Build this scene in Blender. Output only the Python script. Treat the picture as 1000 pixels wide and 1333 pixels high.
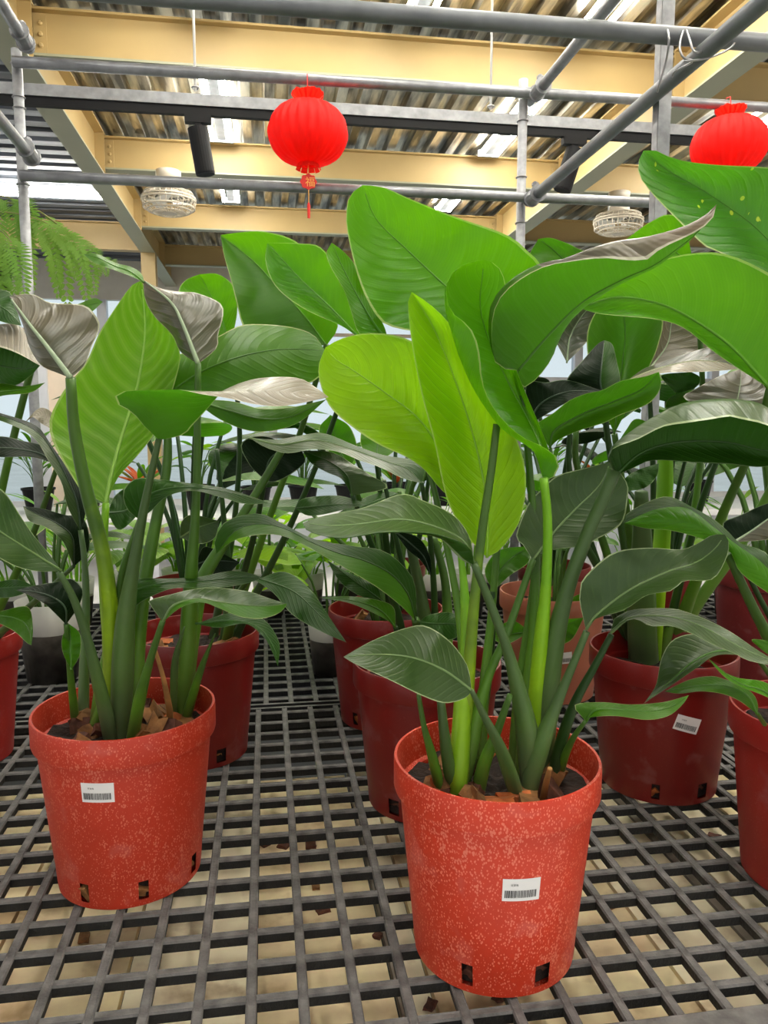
import bpy, bmesh, math, random
from mathutils import Vector, Matrix, Euler, noise
from mathutils.bvhtree import BVHTree
R = random.Random(7)
PI = math.pi
for o in list(bpy.data.objects): bpy.data.objects.remove(o)
scene = bpy.context.scene
COL = scene.collection

# ------------------------------------------------------------------ camera
F = 1000.0; CX, CY = 500.0, 666.5
YAW = math.atan(154/math.hypot(F, 113.5)); PIT = math.atan(113.5/F)
T = 0.65                                   # bench top height
CAM = Vector((0, 0, T+0.73))
cam = bpy.data.cameras.new('camera'); cam_o = bpy.data.objects.new('camera', cam); COL.objects.link(cam_o)
cam.sensor_fit = 'VERTICAL'; cam.sensor_height = 24.0; cam.lens = F*24.0/1333.0
cam.clip_start = 0.02; cam.clip_end = 200
cam_o.location = CAM; cam_o.rotation_euler = (PI/2-PIT, 0, -YAW)
scene.camera = cam_o
FW = Vector((math.sin(YAW)*math.cos(PIT), math.cos(YAW)*math.cos(PIT), -math.sin(PIT)))
RT = Vector((math.cos(YAW), -math.sin(YAW), 0)); UP = RT.cross(FW)
def ray(x, y): return FW + RT*((x-CX)/F) + UP*((CY-y)/F)
def atY(x, y, Y): r = ray(x, y); return CAM + r*(Y/r.y)          # pixel -> point on the plane y = Y
def atZ(x, y, z): r = ray(x, y); return CAM + r*((z-CAM.z)/r.z)  # pixel -> point on the plane z
def atX(x, y, X): r = ray(x, y); return CAM + r*(X/r.x)

# ------------------------------------------------------------------ world and light
world = bpy.data.worlds.new('overcast_sky'); scene.world = world; world.use_nodes = True
bg = world.node_tree.nodes['Background']; bg.inputs[0].default_value = (1.0, 0.985, 0.96, 1); bg.inputs[1].default_value = 1.0
TUBE_STRENGTH = 80.0
scene.view_settings.view_transform = 'Standard'; scene.view_settings.look = 'None'
scene.view_settings.exposure = 0.1; scene.view_settings.gamma = 1.0; scene.view_settings.use_curve_mapping = False

# ------------------------------------------------------------------ materials
def nmat(name):
    m = bpy.data.materials.new(name); m.use_nodes = True
    return m, m.node_tree, m.node_tree.nodes['Principled BSDF']
def rgba(c): return (c[0], c[1], c[2], 1.0)
def plain(name, col, rough=0.5, metal=0.0, var=0.15, scale=8.0, bump=0.0, bscale=60.0, spec=0.5):
    m, t, b = nmat(name)
    tc = t.nodes.new('ShaderNodeTexCoord'); n = t.nodes.new('ShaderNodeTexNoise'); n.inputs['Scale'].default_value = scale
    n.inputs['Detail'].default_value = 5
    t.links.new(tc.outputs['Object'], n.inputs['Vector'])
    r = t.nodes.new('ShaderNodeValToRGB'); t.links.new(n.outputs['Fac'], r.inputs['Fac'])
    r.color_ramp.elements[0].position = .3; r.color_ramp.elements[1].position = .7
    r.color_ramp.elements[0].color = rgba([c*(1-var) for c in col]); r.color_ramp.elements[1].color = rgba([min(1, c*(1+var)) for c in col])
    t.links.new(r.outputs['Color'], b.inputs['Base Color'])
    b.inputs['Roughness'].default_value = rough; b.inputs['Metallic'].default_value = metal
    b.inputs['Specular IOR Level'].default_value = spec
    if bump > 0:
        n2 = t.nodes.new('ShaderNodeTexNoise'); n2.inputs['Scale'].default_value = bscale; n2.inputs['Detail'].default_value = 4
        t.links.new(tc.outputs['Object'], n2.inputs['Vector'])
        bp = t.nodes.new('ShaderNodeBump'); bp.inputs['Strength'].default_value = bump; bp.inputs['Distance'].default_value = 0.004
        t.links.new(n2.outputs['Fac'], bp.inputs['Height']); t.links.new(bp.outputs['Normal'], b.inputs['Normal'])
    return m
def emis(name, col, s):
    m, t, b = nmat(name); b.inputs['Base Color'].default_value = rgba(col)
    b.inputs['Emission Color'].default_value = rgba(col); b.inputs['Emission Strength'].default_value = s
    return m
def mathn(t, op, a, b=None, c=None):
    n = t.nodes.new('ShaderNodeMath'); n.operation = op
    for i, v in enumerate((a, b, c)):
        if v is None: continue
        if isinstance(v, (int, float)): n.inputs[i].default_value = v
        else: t.links.new(v, n.inputs[i])
    return n.outputs[0]
def mixc(t, f, a, b):
    n = t.nodes.new('ShaderNodeMix'); n.data_type = 'RGBA'
    for i, v in ((0, f), (6, a), (7, b)):
        if isinstance(v, (int, float)): n.inputs[i].default_value = v
        elif isinstance(v, tuple): n.inputs[i].default_value = v
        else: t.links.new(v, n.inputs[i])
    return n.outputs[2]
def leafmat(name, col, col2, vein, rough=0.35, trans=0.35, tcol=None, nv=16, vstr=0.35, edge=(0.55, 0.6, 0.25), spots=False, bump=0.5, coat=0.0, spec=0.5, vpow=2.5):
    m, t, b = nmat(name); L = t.links
    uv = t.nodes.new('ShaderNodeUVMap'); sx = t.nodes.new('ShaderNodeSeparateXYZ'); L.new(uv.outputs[0], sx.inputs[0])
    u, v = sx.outputs[0], sx.outputs[1]                     # u along the blade, v 0..1 across (0.5 = midrib)
    av = mathn(t, 'ABSOLUTE', mathn(t, 'MULTIPLY_ADD', v, 2.0, -1.0))
    ph = mathn(t, 'SUBTRACT', mathn(t, 'MULTIPLY', u, float(nv)), mathn(t, 'MULTIPLY', mathn(t, 'POWER', av, 1.3), nv*0.22))
    tc = t.nodes.new('ShaderNodeTexCoord')
    nz = t.nodes.new('ShaderNodeTexNoise'); nz.inputs['Scale'].default_value = 9; nz.inputs['Detail'].default_value = 4; L.new(tc.outputs['Object'], nz.inputs['Vector'])
    ph = mathn(t, 'ADD', ph, mathn(t, 'MULTIPLY', nz.outputs['Fac'], 0.9))
    s1 = mathn(t, 'ABSOLUTE', mathn(t, 'SINE', mathn(t, 'MULTIPLY', ph, PI)))
    s1 = mathn(t, 'POWER', mathn(t, 'SUBTRACT', 1.0, s1), vpow)       # main side veins
    s2 = mathn(t, 'SINE', mathn(t, 'MULTIPLY', ph, PI*10.0))          # fine parallel veins
    fine = mathn(t, 'MULTIPLY_ADD', s2, 0.5, 0.5)
    nb = t.nodes.new('ShaderNodeTexNoise'); nb.inputs['Scale'].default_value = 5; nb.inputs['Detail'].default_value = 3; L.new(tc.outputs['Object'], nb.inputs['Vector'])
    cr = t.nodes.new('ShaderNodeMapRange'); cr.inputs[1].default_value = .35; cr.inputs[2].default_value = .68; L.new(nb.outputs['Fac'], cr.inputs[0])
    base = mixc(t, cr.outputs[0], rgba(col), rgba(col2))
    base = mixc(t, mathn(t, 'MULTIPLY', s1, vstr), base, rgba(vein))
    base = mixc(t, mathn(t, 'MULTIPLY', fine, vstr*0.3), base, rgba(vein))
    if spots:
        vo = t.nodes.new('ShaderNodeTexVoronoi'); vo.inputs['Scale'].default_value = 60; L.new(tc.outputs['Object'], vo.inputs['Vector'])
        n3 = t.nodes.new('ShaderNodeTexNoise'); n3.inputs['Scale'].default_value = 14; L.new(tc.outputs['Object'], n3.inputs['Vector'])
        sp = mathn(t, 'MULTIPLY', mathn(t, 'LESS_THAN', vo.outputs['Distance'], 0.26), mathn(t, 'GREATER_THAN', n3.outputs['Fac'], 0.60))
        base = mixc(t, sp, base, (0.62, 0.72, 0.05, 1))
    eg = mathn(t, 'GREATER_THAN', av, 0.968)
    base = mixc(t, mathn(t, 'MULTIPLY', eg, 0.75), base, rgba(edge))
    L.new(base, b.inputs['Base Color']); b.inputs['Roughness'].default_value = rough
    b.inputs['Specular IOR Level'].default_value = spec; b.inputs['Coat Weight'].default_value = coat; b.inputs['Coat Roughness'].default_value = 0.25
    bp = t.nodes.new('ShaderNodeBump'); bp.inputs['Strength'].default_value = bump; bp.inputs['Distance'].default_value = 0.003
    L.new(mathn(t, 'ADD', s1, mathn(t, 'MULTIPLY', fine, 0.12)), bp.inputs['Height']); L.new(bp.outputs[0], b.inputs['Normal'])
    if trans > 0:
        tr = t.nodes.new('ShaderNodeBsdfTranslucent'); mx = t.nodes.new('ShaderNodeMixShader'); mx.inputs[0].default_value = trans
        if tcol: L.new(mixc(t, mathn(t, 'MULTIPLY', fine, .25), rgba(tcol), rgba([c*.6 for c in tcol])), tr.inputs[0])
        else: L.new(base, tr.inputs[0])
        L.new(b.outputs[0], mx.inputs[1]); L.new(tr.outputs[0], mx.inputs[2])
        L.new(mx.outputs[0], t.nodes['Material Output'].inputs['Surface'])
    return m
LM = {}
LM['lime']   = leafmat('leaf_lime',   (0.19, 0.41, 0.003), (0.27, 0.50, 0.005), (0.42, 0.62, 0.07), 0.34, 0.5, (0.36, 0.76, 0.006), vstr=.18, bump=.4, spec=.35)
LM['bright'] = leafmat('leaf_bright', (0.050, 0.205, 0.003), (0.085, 0.275, 0.005), (0.14, 0.36, 0.02), 0.36, 0.42, (0.15, 0.48, 0.004), vstr=.14, bump=.3, spec=.3)
LM['veiny']  = leafmat('leaf_veiny',  (0.085, 0.245, 0.006), (0.13, 0.32, 0.010), (0.30, 0.48, 0.09), 0.36, 0.4, (0.2, 0.52, 0.008), nv=15, vstr=.6, vpow=1.1, bump=.5, spec=.4)
LM['green']  = leafmat('leaf_green',  (0.036, 0.120, 0.002), (0.060, 0.168, 0.004), (0.08, 0.22, 0.02), 0.38, 0.32, (0.08, 0.32, 0.008), vstr=.14, bump=.15, spec=.3)
LM['spotted'] = leafmat('leaf_spotted', (0.035, 0.17, 0.008), (0.06, 0.23, 0.010), (0.09, 0.28, 0.03), 0.38, 0.32, (0.09, 0.35, 0.008), vstr=.25, spots=True)
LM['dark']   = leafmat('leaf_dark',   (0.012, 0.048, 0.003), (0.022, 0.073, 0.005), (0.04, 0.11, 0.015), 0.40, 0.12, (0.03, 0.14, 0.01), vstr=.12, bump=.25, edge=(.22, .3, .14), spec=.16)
LM['grey']   = leafmat('leaf_grey_sheen',   (0.022, 0.054, 0.010), (0.043, 0.080, 0.017), (0.08, 0.13, 0.035), 0.38, 0.08, (0.06, 0.18, 0.02), vstr=.12, edge=(.35, .43, .22), coat=.08, bump=.2, spec=.35)  # green greyed to put the ceiling lamps' reflection into the base colour
LM['silver'] = leafmat('leaf_silver_sheen', (0.028, 0.042, 0.024), (0.155, 0.115, 0.072), (0.20, 0.17, 0.115), 0.34, 0.1, (0.2, 0.25, 0.1), nv=7, vstr=.22, edge=(.5, .5, .35), bump=.45, coat=.2)  # slate to tan base paints in the gloss of leaves mirroring the ceiling
LM['tan']    = leafmat('leaf_tan_sheen',    (0.20, 0.175, 0.13), (0.31, 0.265, 0.20), (0.40, 0.36, 0.28), 0.32, 0.1, (0.3, 0.3, 0.1), nv=14, vstr=.4, edge=(.6, .55, .4), coat=.3)  # pale base carries the painted sheen of glossy upper leaf faces
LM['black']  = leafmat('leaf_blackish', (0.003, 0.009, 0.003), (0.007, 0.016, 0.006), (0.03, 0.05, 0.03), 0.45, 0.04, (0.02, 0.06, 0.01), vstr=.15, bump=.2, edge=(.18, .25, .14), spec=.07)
LM['pothos'] = leafmat('leaf_pothos', (0.14, 0.34, 0.02), (0.38, 0.55, 0.12), (0.5, 0.65, 0.2), 0.35, 0.4, (0.32, 0.62, 0.05), nv=8, vstr=.3)
LM['fern']   = leafmat('leaf_fern',   (0.10, 0.24, 0.02), (0.19, 0.34, 0.04), (0.25, 0.42, 0.1), 0.45, 0.4, (0.24, 0.48, 0.03), nv=6, vstr=.2)
LM['red']    = leafmat('leaf_red',    (0.55, 0.05, 0.02), (0.70, 0.16, 0.03), (0.75, 0.3, 0.08), 0.4, 0.3, (0.8, 0.2, 0.03), nv=6, vstr=.3)
def stalkmat(name, a, b_, c, rough=.42):          # top, middle and base tints of a leaf stalk, run along its length
    m, t, b = nmat(name); uv = t.nodes.new('ShaderNodeUVMap'); sx = t.nodes.new('ShaderNodeSeparateXYZ'); t.links.new(uv.outputs[0], sx.inputs[0])
    tc = t.nodes.new('ShaderNodeTexCoord'); n = t.nodes.new('ShaderNodeTexNoise'); n.inputs['Scale'].default_value = 14; n.inputs['Detail'].default_value = 4; t.links.new(tc.outputs['Object'], n.inputs['Vector'])
    r = t.nodes.new('ShaderNodeValToRGB'); r.color_ramp.elements[0].color = rgba(a); r.color_ramp.elements[1].color = rgba(c); e = r.color_ramp.elements.new(.66); e.color = rgba(b_); e = r.color_ramp.elements.new(.36); e.color = rgba(a)
    t.links.new(mathn(t, 'ADD', sx.outputs[0], mathn(t, 'MULTIPLY_ADD', n.outputs['Fac'], .5, -.25)), r.inputs['Fac'])
    t.links.new(r.outputs[0], b.inputs['Base Color']); b.inputs['Roughness'].default_value = rough; b.inputs['Specular IOR Level'].default_value = .35
    return m
SM = {'green': stalkmat('stalk_green', (.050, .120, .016), (.095, .225, .016), (.11, .17, .035)), 'grey': stalkmat('stalk_grey_green', (.055, .105, .030), (.080, .155, .034), (.11, .145, .070)),
      'lime': stalkmat('stalk_lime', (.15, .37, .010), (.30, .55, .010), (.17, .34, .02)), 'yellow': stalkmat('stalk_yellow_green', (.16, .36, .012), (.36, .50, .010), (.30, .30, .04)),
      'sheath': stalkmat('stalk_sheath', (.055, .125, .016), (.27, .44, .010), (.16, .22, .035)), 'dark': stalkmat('stalk_dark', (.018, .055, .010), (.030, .080, .014), (.05, .08, .03)), 'husk': plain('dry_husk', (0.40, 0.20, 0.06), .7, var=.3, scale=30)}
MR = {k: plain('midrib_'+k, c, .4, var=.12) for k, c in dict(lime=(.25, .48, .03), bright=(.09, .27, .008), veiny=(.32, .56, .10), green=(.05, .16, .006), spotted=(.06, .21, .008),
      dark=(.03, .09, .012), grey=(.13, .21, .07), silver=(.28, .36, .22), tan=(.38, .40, .24), black=(.03, .06, .03), pothos=(.3, .5, .1), fern=(.2, .2, .05), red=(.6, .1, .04)).items()}

def potmat(name, col, spk, dens, rough=.42):
    m, t, b = nmat(name); L = t.links
    tc = t.nodes.new('ShaderNodeTexCoord')
    mp = t.nodes.new('ShaderNodeMapping'); mp.inputs['Scale'].default_value = (1, 1, .7); L.new(tc.outputs['Object'], mp.inputs[0])
    vo = t.nodes.new('ShaderNodeTexVoronoi'); vo.inputs['Scale'].default_value = 330; vo.inputs['Randomness'].default_value = 1; L.new(mp.outputs[0], vo.inputs['Vector'])
    n1 = t.nodes.new('ShaderNodeTexNoise'); n1.inputs['Scale'].default_value = 110; n1.inputs['Detail'].default_value = 3; L.new(mp.outputs[0], n1.inputs['Vector'])
    n2 = t.nodes.new('ShaderNodeTexNoise'); n2.inputs['Scale'].default_value = 9; n2.inputs['Detail'].default_value = 3; L.new(tc.outputs['Object'], n2.inputs['Vector'])
    lim = t.nodes.new('ShaderNodeMapRange'); L.new(n2.outputs['Fac'], lim.inputs[0]); lim.inputs[1].default_value = .3; lim.inputs[2].default_value = .7
    lim.inputs[3].default_value = .12+dens*.20; lim.inputs[4].default_value = .16+dens*.42
    d = mathn(t, 'ADD', vo.outputs['Distance'], mathn(t, 'MULTIPLY_ADD', n1.outputs['Fac'], -.9, .45))
    f = t.nodes.new('ShaderNodeMapRange'); L.new(mathn(t, 'SUBTRACT', lim.outputs[0], d), f.inputs[0]); f.inputs[1].default_value = 0; f.inputs[2].default_value = .12
    base = mixc(t, n2.outputs['Fac'], rgba([c*.85 for c in col]), rgba([c*1.15 for c in col]))
    n4 = t.nodes.new('ShaderNodeTexNoise'); n4.inputs['Scale'].default_value = 16; n4.inputs['Detail'].default_value = 6; L.new(tc.outputs['Object'], n4.inputs['Vector'])
    h = t.nodes.new('ShaderNodeMapRange'); L.new(n4.outputs['Fac'], h.inputs[0]); h.inputs[1].default_value = .6; h.inputs[2].default_value = .8; h.inputs[4].default_value = .35
    base = mixc(t, h.outputs[0], base, rgba([c*.5+.25 for c in spk]))
    base = mixc(t, mathn(t, 'MULTIPLY', f.outputs[0], min(1, .25+dens*.6)), base, rgba(spk))
    L.new(base, b.inputs['Base Color']); b.inputs['Roughness'].default_value = rough
    return m
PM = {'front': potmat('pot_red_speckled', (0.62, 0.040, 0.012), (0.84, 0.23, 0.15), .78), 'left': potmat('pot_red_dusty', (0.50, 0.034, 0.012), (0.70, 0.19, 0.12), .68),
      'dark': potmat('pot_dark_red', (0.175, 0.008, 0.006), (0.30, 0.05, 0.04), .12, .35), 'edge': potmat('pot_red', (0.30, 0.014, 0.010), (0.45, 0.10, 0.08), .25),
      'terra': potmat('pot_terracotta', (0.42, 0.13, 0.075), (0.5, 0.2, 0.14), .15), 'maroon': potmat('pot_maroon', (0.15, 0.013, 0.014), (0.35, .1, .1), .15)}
M = {}
M['soil'] = plain('potting_soil', (0.020, 0.010, 0.006), .9, var=.7, scale=60, bump=1, bscale=120)
M['bark'] = plain('bark_chip', (0.26, 0.115, 0.035), .8, var=.5, scale=45, bump=.8)
M['bark2'] = plain('bark_chip_dark', (0.11, 0.035, 0.018), .8, var=.5, scale=45, bump=.8)
M['bark3'] = plain('bark_chip_orange', (0.45, 0.12, 0.025), .75, var=.4, scale=45, bump=.8)
M['grid'] = plain('bench_plastic', (0.010, 0.011, 0.013), .75, var=.5, scale=22, bump=.5, bscale=180)
M['dust'] = plain('bench_plastic_dusty', (0.125, 0.119, 0.115), .75, var=.5, scale=30, bump=.5, bscale=180)
M['steel'] = plain('galvanised_pipe', (0.27, 0.275, 0.29), .42, .55, .2, 30)
M['steel_dull'] = plain('dull_steel_pipe', (0.17, 0.18, 0.195), .5, .4, .15, 20)
M['post'] = plain('zinc_post', (0.36, 0.365, 0.38), .55, .4, .25, 40)
M['cream'] = plain('cream_paint', (0.48, 0.345, 0.150), .5, 0, .06, 3)
M['greenish'] = plain('grey_green_paint', (0.34, 0.345, 0.25), .5, 0, .06, 3)
def deckmat(name, col, sc=(5, .6, 5), metal=.85, rough=.3):
    m, t, b = nmat(name)
    tc = t.nodes.new('ShaderNodeTexCoord'); mp = t.nodes.new('ShaderNodeMapping'); mp.inputs['Scale'].default_value = sc
    n = t.nodes.new('ShaderNodeTexNoise'); n.inputs['Scale'].default_value = 3; n.inputs['Detail'].default_value = 5
    t.links.new(tc.outputs['Object'], mp.inputs[0]); t.links.new(mp.outputs[0], n.inputs['Vector'])
    r = t.nodes.new('ShaderNodeValToRGB'); r.color_ramp.elements[0].position = .38; r.color_ramp.elements[1].position = .62
    r.color_ramp.elements[0].color = rgba([c*.22 for c in col]); r.color_ramp.elements[1].color = rgba([c*1.2 for c in col])
    t.links.new(n.outputs['Fac'], r.inputs['Fac']); t.links.new(r.outputs[0], b.inputs['Base Color'])
    b.inputs['Metallic'].default_value = metal; b.inputs['Roughness'].default_value = rough
    return m
M['deck'] = deckmat('roof_deck', (0.62, 0.58, 0.48)); M['deck2'] = deckmat('roof_deck_blue', (0.20, 0.22, 0.26), (.2, 2.5, 2), .2, .55)
M['tube'] = emis('fluorescent_tube', (1.0, 0.97, 0.88), TUBE_STRENGTH)
M['white'] = plain('white_paint', (0.80, 0.80, 0.79), .5, 0, .04)
M['black'] = plain('black_plastic', (0.006, 0.006, 0.007), .5, 0, .2, spec=.2)
M['fan'] = plain('fan_plastic', (0.62, 0.56, 0.46), .45, 0, .08)
M['floor'] = plain('floor_concrete', (0.66, 0.65, 0.63), .6, 0, .08, 2)
M['ground'] = plain('outside_ground', (0.6, 0.6, 0.57), .8, 0, .1, 1)
M['wall'] = plain('wall_paint', (0.72, 0.68, 0.60), .6, 0, .05)
M['peach'] = plain('wall_peach', (0.80, 0.66, 0.52), .6, 0, .05)
M['louvre'] = plain('louvre_grey', (0.42, 0.40, 0.45), .5, 0, .1)
M['frame'] = plain('window_frame', (0.66, 0.66, 0.70), .4, .1, .05)
M['wood'] = plain('pale_plank', (0.95, 0.70, 0.42), .7, 0, .22, 14)
M['wood2'] = plain('pale_plank_light', (0.96, 0.80, 0.56), .7, 0, .12, 14)
M['wood3'] = plain('weathered_plank', (0.33, 0.29, 0.24), .75, 0, .3, 14)
def woodfix(m, stain):
    t = m.node_tree; b = t.nodes['Principled BSDF']; src = b.inputs['Base Color'].links[0].from_socket
    tc = t.nodes.new('ShaderNodeTexCoord'); n = t.nodes.new('ShaderNodeTexNoise'); n.inputs['Scale'].default_value = 13; n.inputs['Detail'].default_value = 8
    t.links.new(tc.outputs['Object'], n.inputs['Vector'])
    f = t.nodes.new('ShaderNodeMapRange'); t.links.new(n.outputs['Fac'], f.inputs[0]); f.inputs[1].default_value = .57; f.inputs[2].default_value = .72
    t.links.new(mixc(t, mathn(t, 'MULTIPLY', f.outputs[0], .75), src, rgba(stain)), b.inputs['Base Color'])
woodfix(M['wood'], (.45, .28, .13)); woodfix(M['wood2'], (.42, .27, .13))
M['wire'] = plain('tie_wire', (0.35, 0.35, 0.36), .4, .8)
M['redpaper'] = None
def redmat():
    m, t, b = nmat('lantern_red_gauze'); b.inputs['Base Color'].default_value = (0.86, 0.010, 0.004, 1); b.inputs['Roughness'].default_value = .6
    tr = t.nodes.new('ShaderNodeBsdfTranslucent'); tr.inputs[0].default_value = (1, .03, .012, 1); mx = t.nodes.new('ShaderNodeMixShader'); mx.inputs[0].default_value = .55
    t.links.new(b.outputs[0], mx.inputs[1]); t.links.new(tr.outputs[0], mx.inputs[2]); t.links.new(mx.outputs[0], t.nodes['Material Output'].inputs[0])
    return m
M['redpaper'] = redmat()
M['gold'] = plain('gold_print', (0.9, 0.42, 0.08), .4, .1); M['red'] = plain('red_cord', (0.75, 0.03, 0.02), .6)
def frosted():
    m, t, b = nmat('frosted_plastic'); b.inputs['Base Color'].default_value = (.75, .73, .69, 1); b.inputs['Roughness'].default_value = .4
    tr = t.nodes.new('ShaderNodeBsdfTransparent'); mx = t.nodes.new('ShaderNodeMixShader'); mx.inputs[0].default_value = .4
    t.links.new(b.outputs[0], mx.inputs[1]); t.links.new(tr.outputs[0], mx.inputs[2]); t.links.new(mx.outputs[0], t.nodes['Material Output'].inputs[0])
    return m
M['soilwall'] = plain('soil_behind_plastic', (0.075, 0.066, 0.056), .35, 0, .5, 30)
M['frost'] = frosted()
def glassm():
    m, t, b = nmat('window_glass'); b.inputs['Base Color'].default_value = (.25, .45, .55, 1); b.inputs['Roughness'].default_value = .1
    tr = t.nodes.new('ShaderNodeBsdfTransparent'); tr.inputs[0].default_value = (.86, .93, .97, 1); mx = t.nodes.new('ShaderNodeMixShader'); mx.inputs[0].default_value = .92
    t.links.new(b.outputs[0], mx.inputs[1]); t.links.new(tr.outputs[0], mx.inputs[2]); t.links.new(mx.outputs[0], t.nodes['Material Output'].inputs[0])
    return m
M['glass'] = glassm()
M['turq'] = plain('turquoise_plastic', (0.10, 0.62, 0.55), .4, 0, .15); M['limebox'] = plain('lime_plastic', (0.25, 0.7, 0.2), .4, 0, .1)
M['redbox'] = plain('red_box', (0.45, 0.03, 0.04), .45)
M['paper'] = plain('label_paper', (0.86, 0.85, 0.84), .5, 0, .03); M['ink'] = plain('label_ink', (0.02, 0.02, 0.022), .6, 0, .1)

# ------------------------------------------------------------------ object helpers
def link(name, me, mats, parent=None, smooth=False):
    o = bpy.data.objects.new(name, me); COL.objects.link(o)
    if mats is not None and len(me.materials) == 0:
        for m in (mats if isinstance(mats, (list, tuple)) else [mats]): me.materials.append(m)
    if parent is not None:
        o.parent = parent; o.matrix_parent_inverse = WINV(parent)
    if smooth:
        for p in me.polygons: p.use_smooth = True
    return o
def WINV(p):                                     # meshes are built in world space: cancel the parent's transform
    m = Matrix.Identity(4); q = p
    while q is not None:
        m = q.matrix_basis @ m if q.parent is None else q.matrix_parent_inverse @ q.matrix_basis @ m
        if q.parent is not None: m = m
        q = q.parent
    return m.inverted()
def local(name, me, mats, parent, loc=(0, 0, 0), rot=(0, 0, 0), scale=(1, 1, 1), smooth=False):   # mesh in the parent's space
    o = bpy.data.objects.new(name, me); COL.objects.link(o)
    if mats is not None and len(me.materials) == 0:
        for m in (mats if isinstance(mats, (list, tuple)) else [mats]): me.materials.append(m)
    o.parent = parent; o.location = loc; o.rotation_euler = rot; o.scale = scale
    if smooth:
        for p in me.polygons: p.use_smooth = True
    return o
def empty(name, loc, label, cat, group=None, rz=0):
    o = bpy.data.objects.new(name, None); COL.objects.link(o); o.location = loc; o.rotation_euler = (0, 0, rz); o.empty_display_size = .05
    return tag(o, label, cat, group)
def tag(o, label, cat, group=None):
    o['label'] = label; o['category'] = cat
    if group: o['group'] = group
    return o
def struct(o): o['kind'] = 'structure'; return o
def mesh(name, v, f): me = bpy.data.meshes.new(name); me.from_pydata([tuple(p) for p in v], [], f); me.update(); return me
class MB:
    def __init__(s): s.v = []; s.f = []; s.m = []
    def add(s, v, f, mi=0):
        k = len(s.v); s.v += [tuple(p) for p in v]; s.f += [tuple(i+k for i in q) for q in f]; s.m += [mi]*len(f)
    def box(s, x0, x1, y0, y1, z0, z1, mi=0):
        s.add([(x0, y0, z0), (x1, y0, z0), (x1, y1, z0), (x0, y1, z0), (x0, y0, z1), (x1, y0, z1), (x1, y1, z1), (x0, y1, z1)],
              [(0, 3, 2, 1), (4, 5, 6, 7), (0, 1, 5, 4), (1, 2, 6, 5), (2, 3, 7, 6), (3, 0, 4, 7)], mi)
    def tube(s, pts, rad, n=10, caps=True, mi=0, flat=1.0):
        pts = [Vector(p) for p in pts]; N = len(pts)
        if not isinstance(rad, (list, tuple)): rad = [rad]*N
        k = len(s.v); t = (pts[1]-pts[0]).normalized(); a = Vector((0, 0, 1)) if abs(t.z) < .9 else Vector((1, 0, 0))
        nx = t.cross(a).normalized()
        for i in range(N):
            t = (pts[min(i+1, N-1)]-pts[max(i-1, 0)]).normalized(); nx = (nx-t*nx.dot(t)).normalized(); ny = t.cross(nx)
            for j in range(n):
                q = 2*PI*j/n; s.v.append(tuple(pts[i]+(nx*math.cos(q)+ny*math.sin(q)*flat)*rad[i]))
        for i in range(N-1):
            for j in range(n):
                a_, b_ = k+i*n+j, k+i*n+(j+1) % n; s.f.append((a_, b_, b_+n, a_+n)); s.m.append(mi)
        if caps:
            s.f.append(tuple(k+j for j in range(n))[::-1]); s.m.append(mi); s.f.append(tuple(k+(N-1)*n+j for j in range(n))); s.m.append(mi)
    def lathe(s, prof, n=48, c=(0, 0, 0), mi=0, skip=None):
        k = len(s.v)
        for r, z in prof:
            for j in range(n): q = 2*PI*j/n; s.v.append((c[0]+r*math.cos(q), c[1]+r*math.sin(q), c[2]+z))
        for i in range(len(prof)-1):
            for j in range(n):
                if skip and skip(i, j): continue
                a, b = k+i*n+j, k+i*n+(j+1) % n; s.f.append((a, b, b+n, a+n)); s.m.append(mi)
    def me(s, name):
        m = mesh(name, s.v, s.f)
        for i, q in enumerate(s.m): m.polygons[i].material_index = q
        return m
def boxo(name, x0, x1, y0, y1, z0, z1, mat, parent=None):
    b = MB(); b.box(x0, x1, y0, y1, z0, z1); return link(name, b.me(name), mat, parent)
def tubeo(name, pts, rad, mat, parent=None, n=12, flat=1.0):
    b = MB(); b.tube(pts, rad, n, flat=flat); return link(name, b.me(name), mat, parent, True)
def catmull(P, n):                                # arc-length resampled Catmull-Rom through P (tuples of any size)
    P = [Vector(p) for p in P]
    if len(P) == 2: return [P[0].lerp(P[1], i/n) for i in range(n+1)]
    E = [P[0]*2-P[1]]+P+[P[-1]*2-P[-2]]; d = []
    for i in range(1, len(E)-2):
        a, b, c, e = E[i-1:i+3]
        for k in range(12):
            t = k/12; d.append(.5*((2*b)+(c-a)*t+(2*a-5*b+4*c-e)*t*t+(3*b-a-3*c+e)*t**3))
    d.append(P[-1]); s = [0]
    for i in range(1, len(d)): s.append(s[-1]+(d[i]-d[i-1]).length)
    out = []; j = 0
    for i in range(n+1):
        w = s[-1]*i/n
        while j < len(s)-2 and s[j+1] < w: j += 1
        k = (w-s[j])/max(1e-9, s[j+1]-s[j]); out.append(d[j].lerp(d[j+1], min(1, max(0, k))))
    return out
def setuv(me, uvs):
    l = me.uv_layers.new(name='UVMap')
    for lp in me.loops: l.data[lp.index].uv = uvs[lp.vertex_index]

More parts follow.
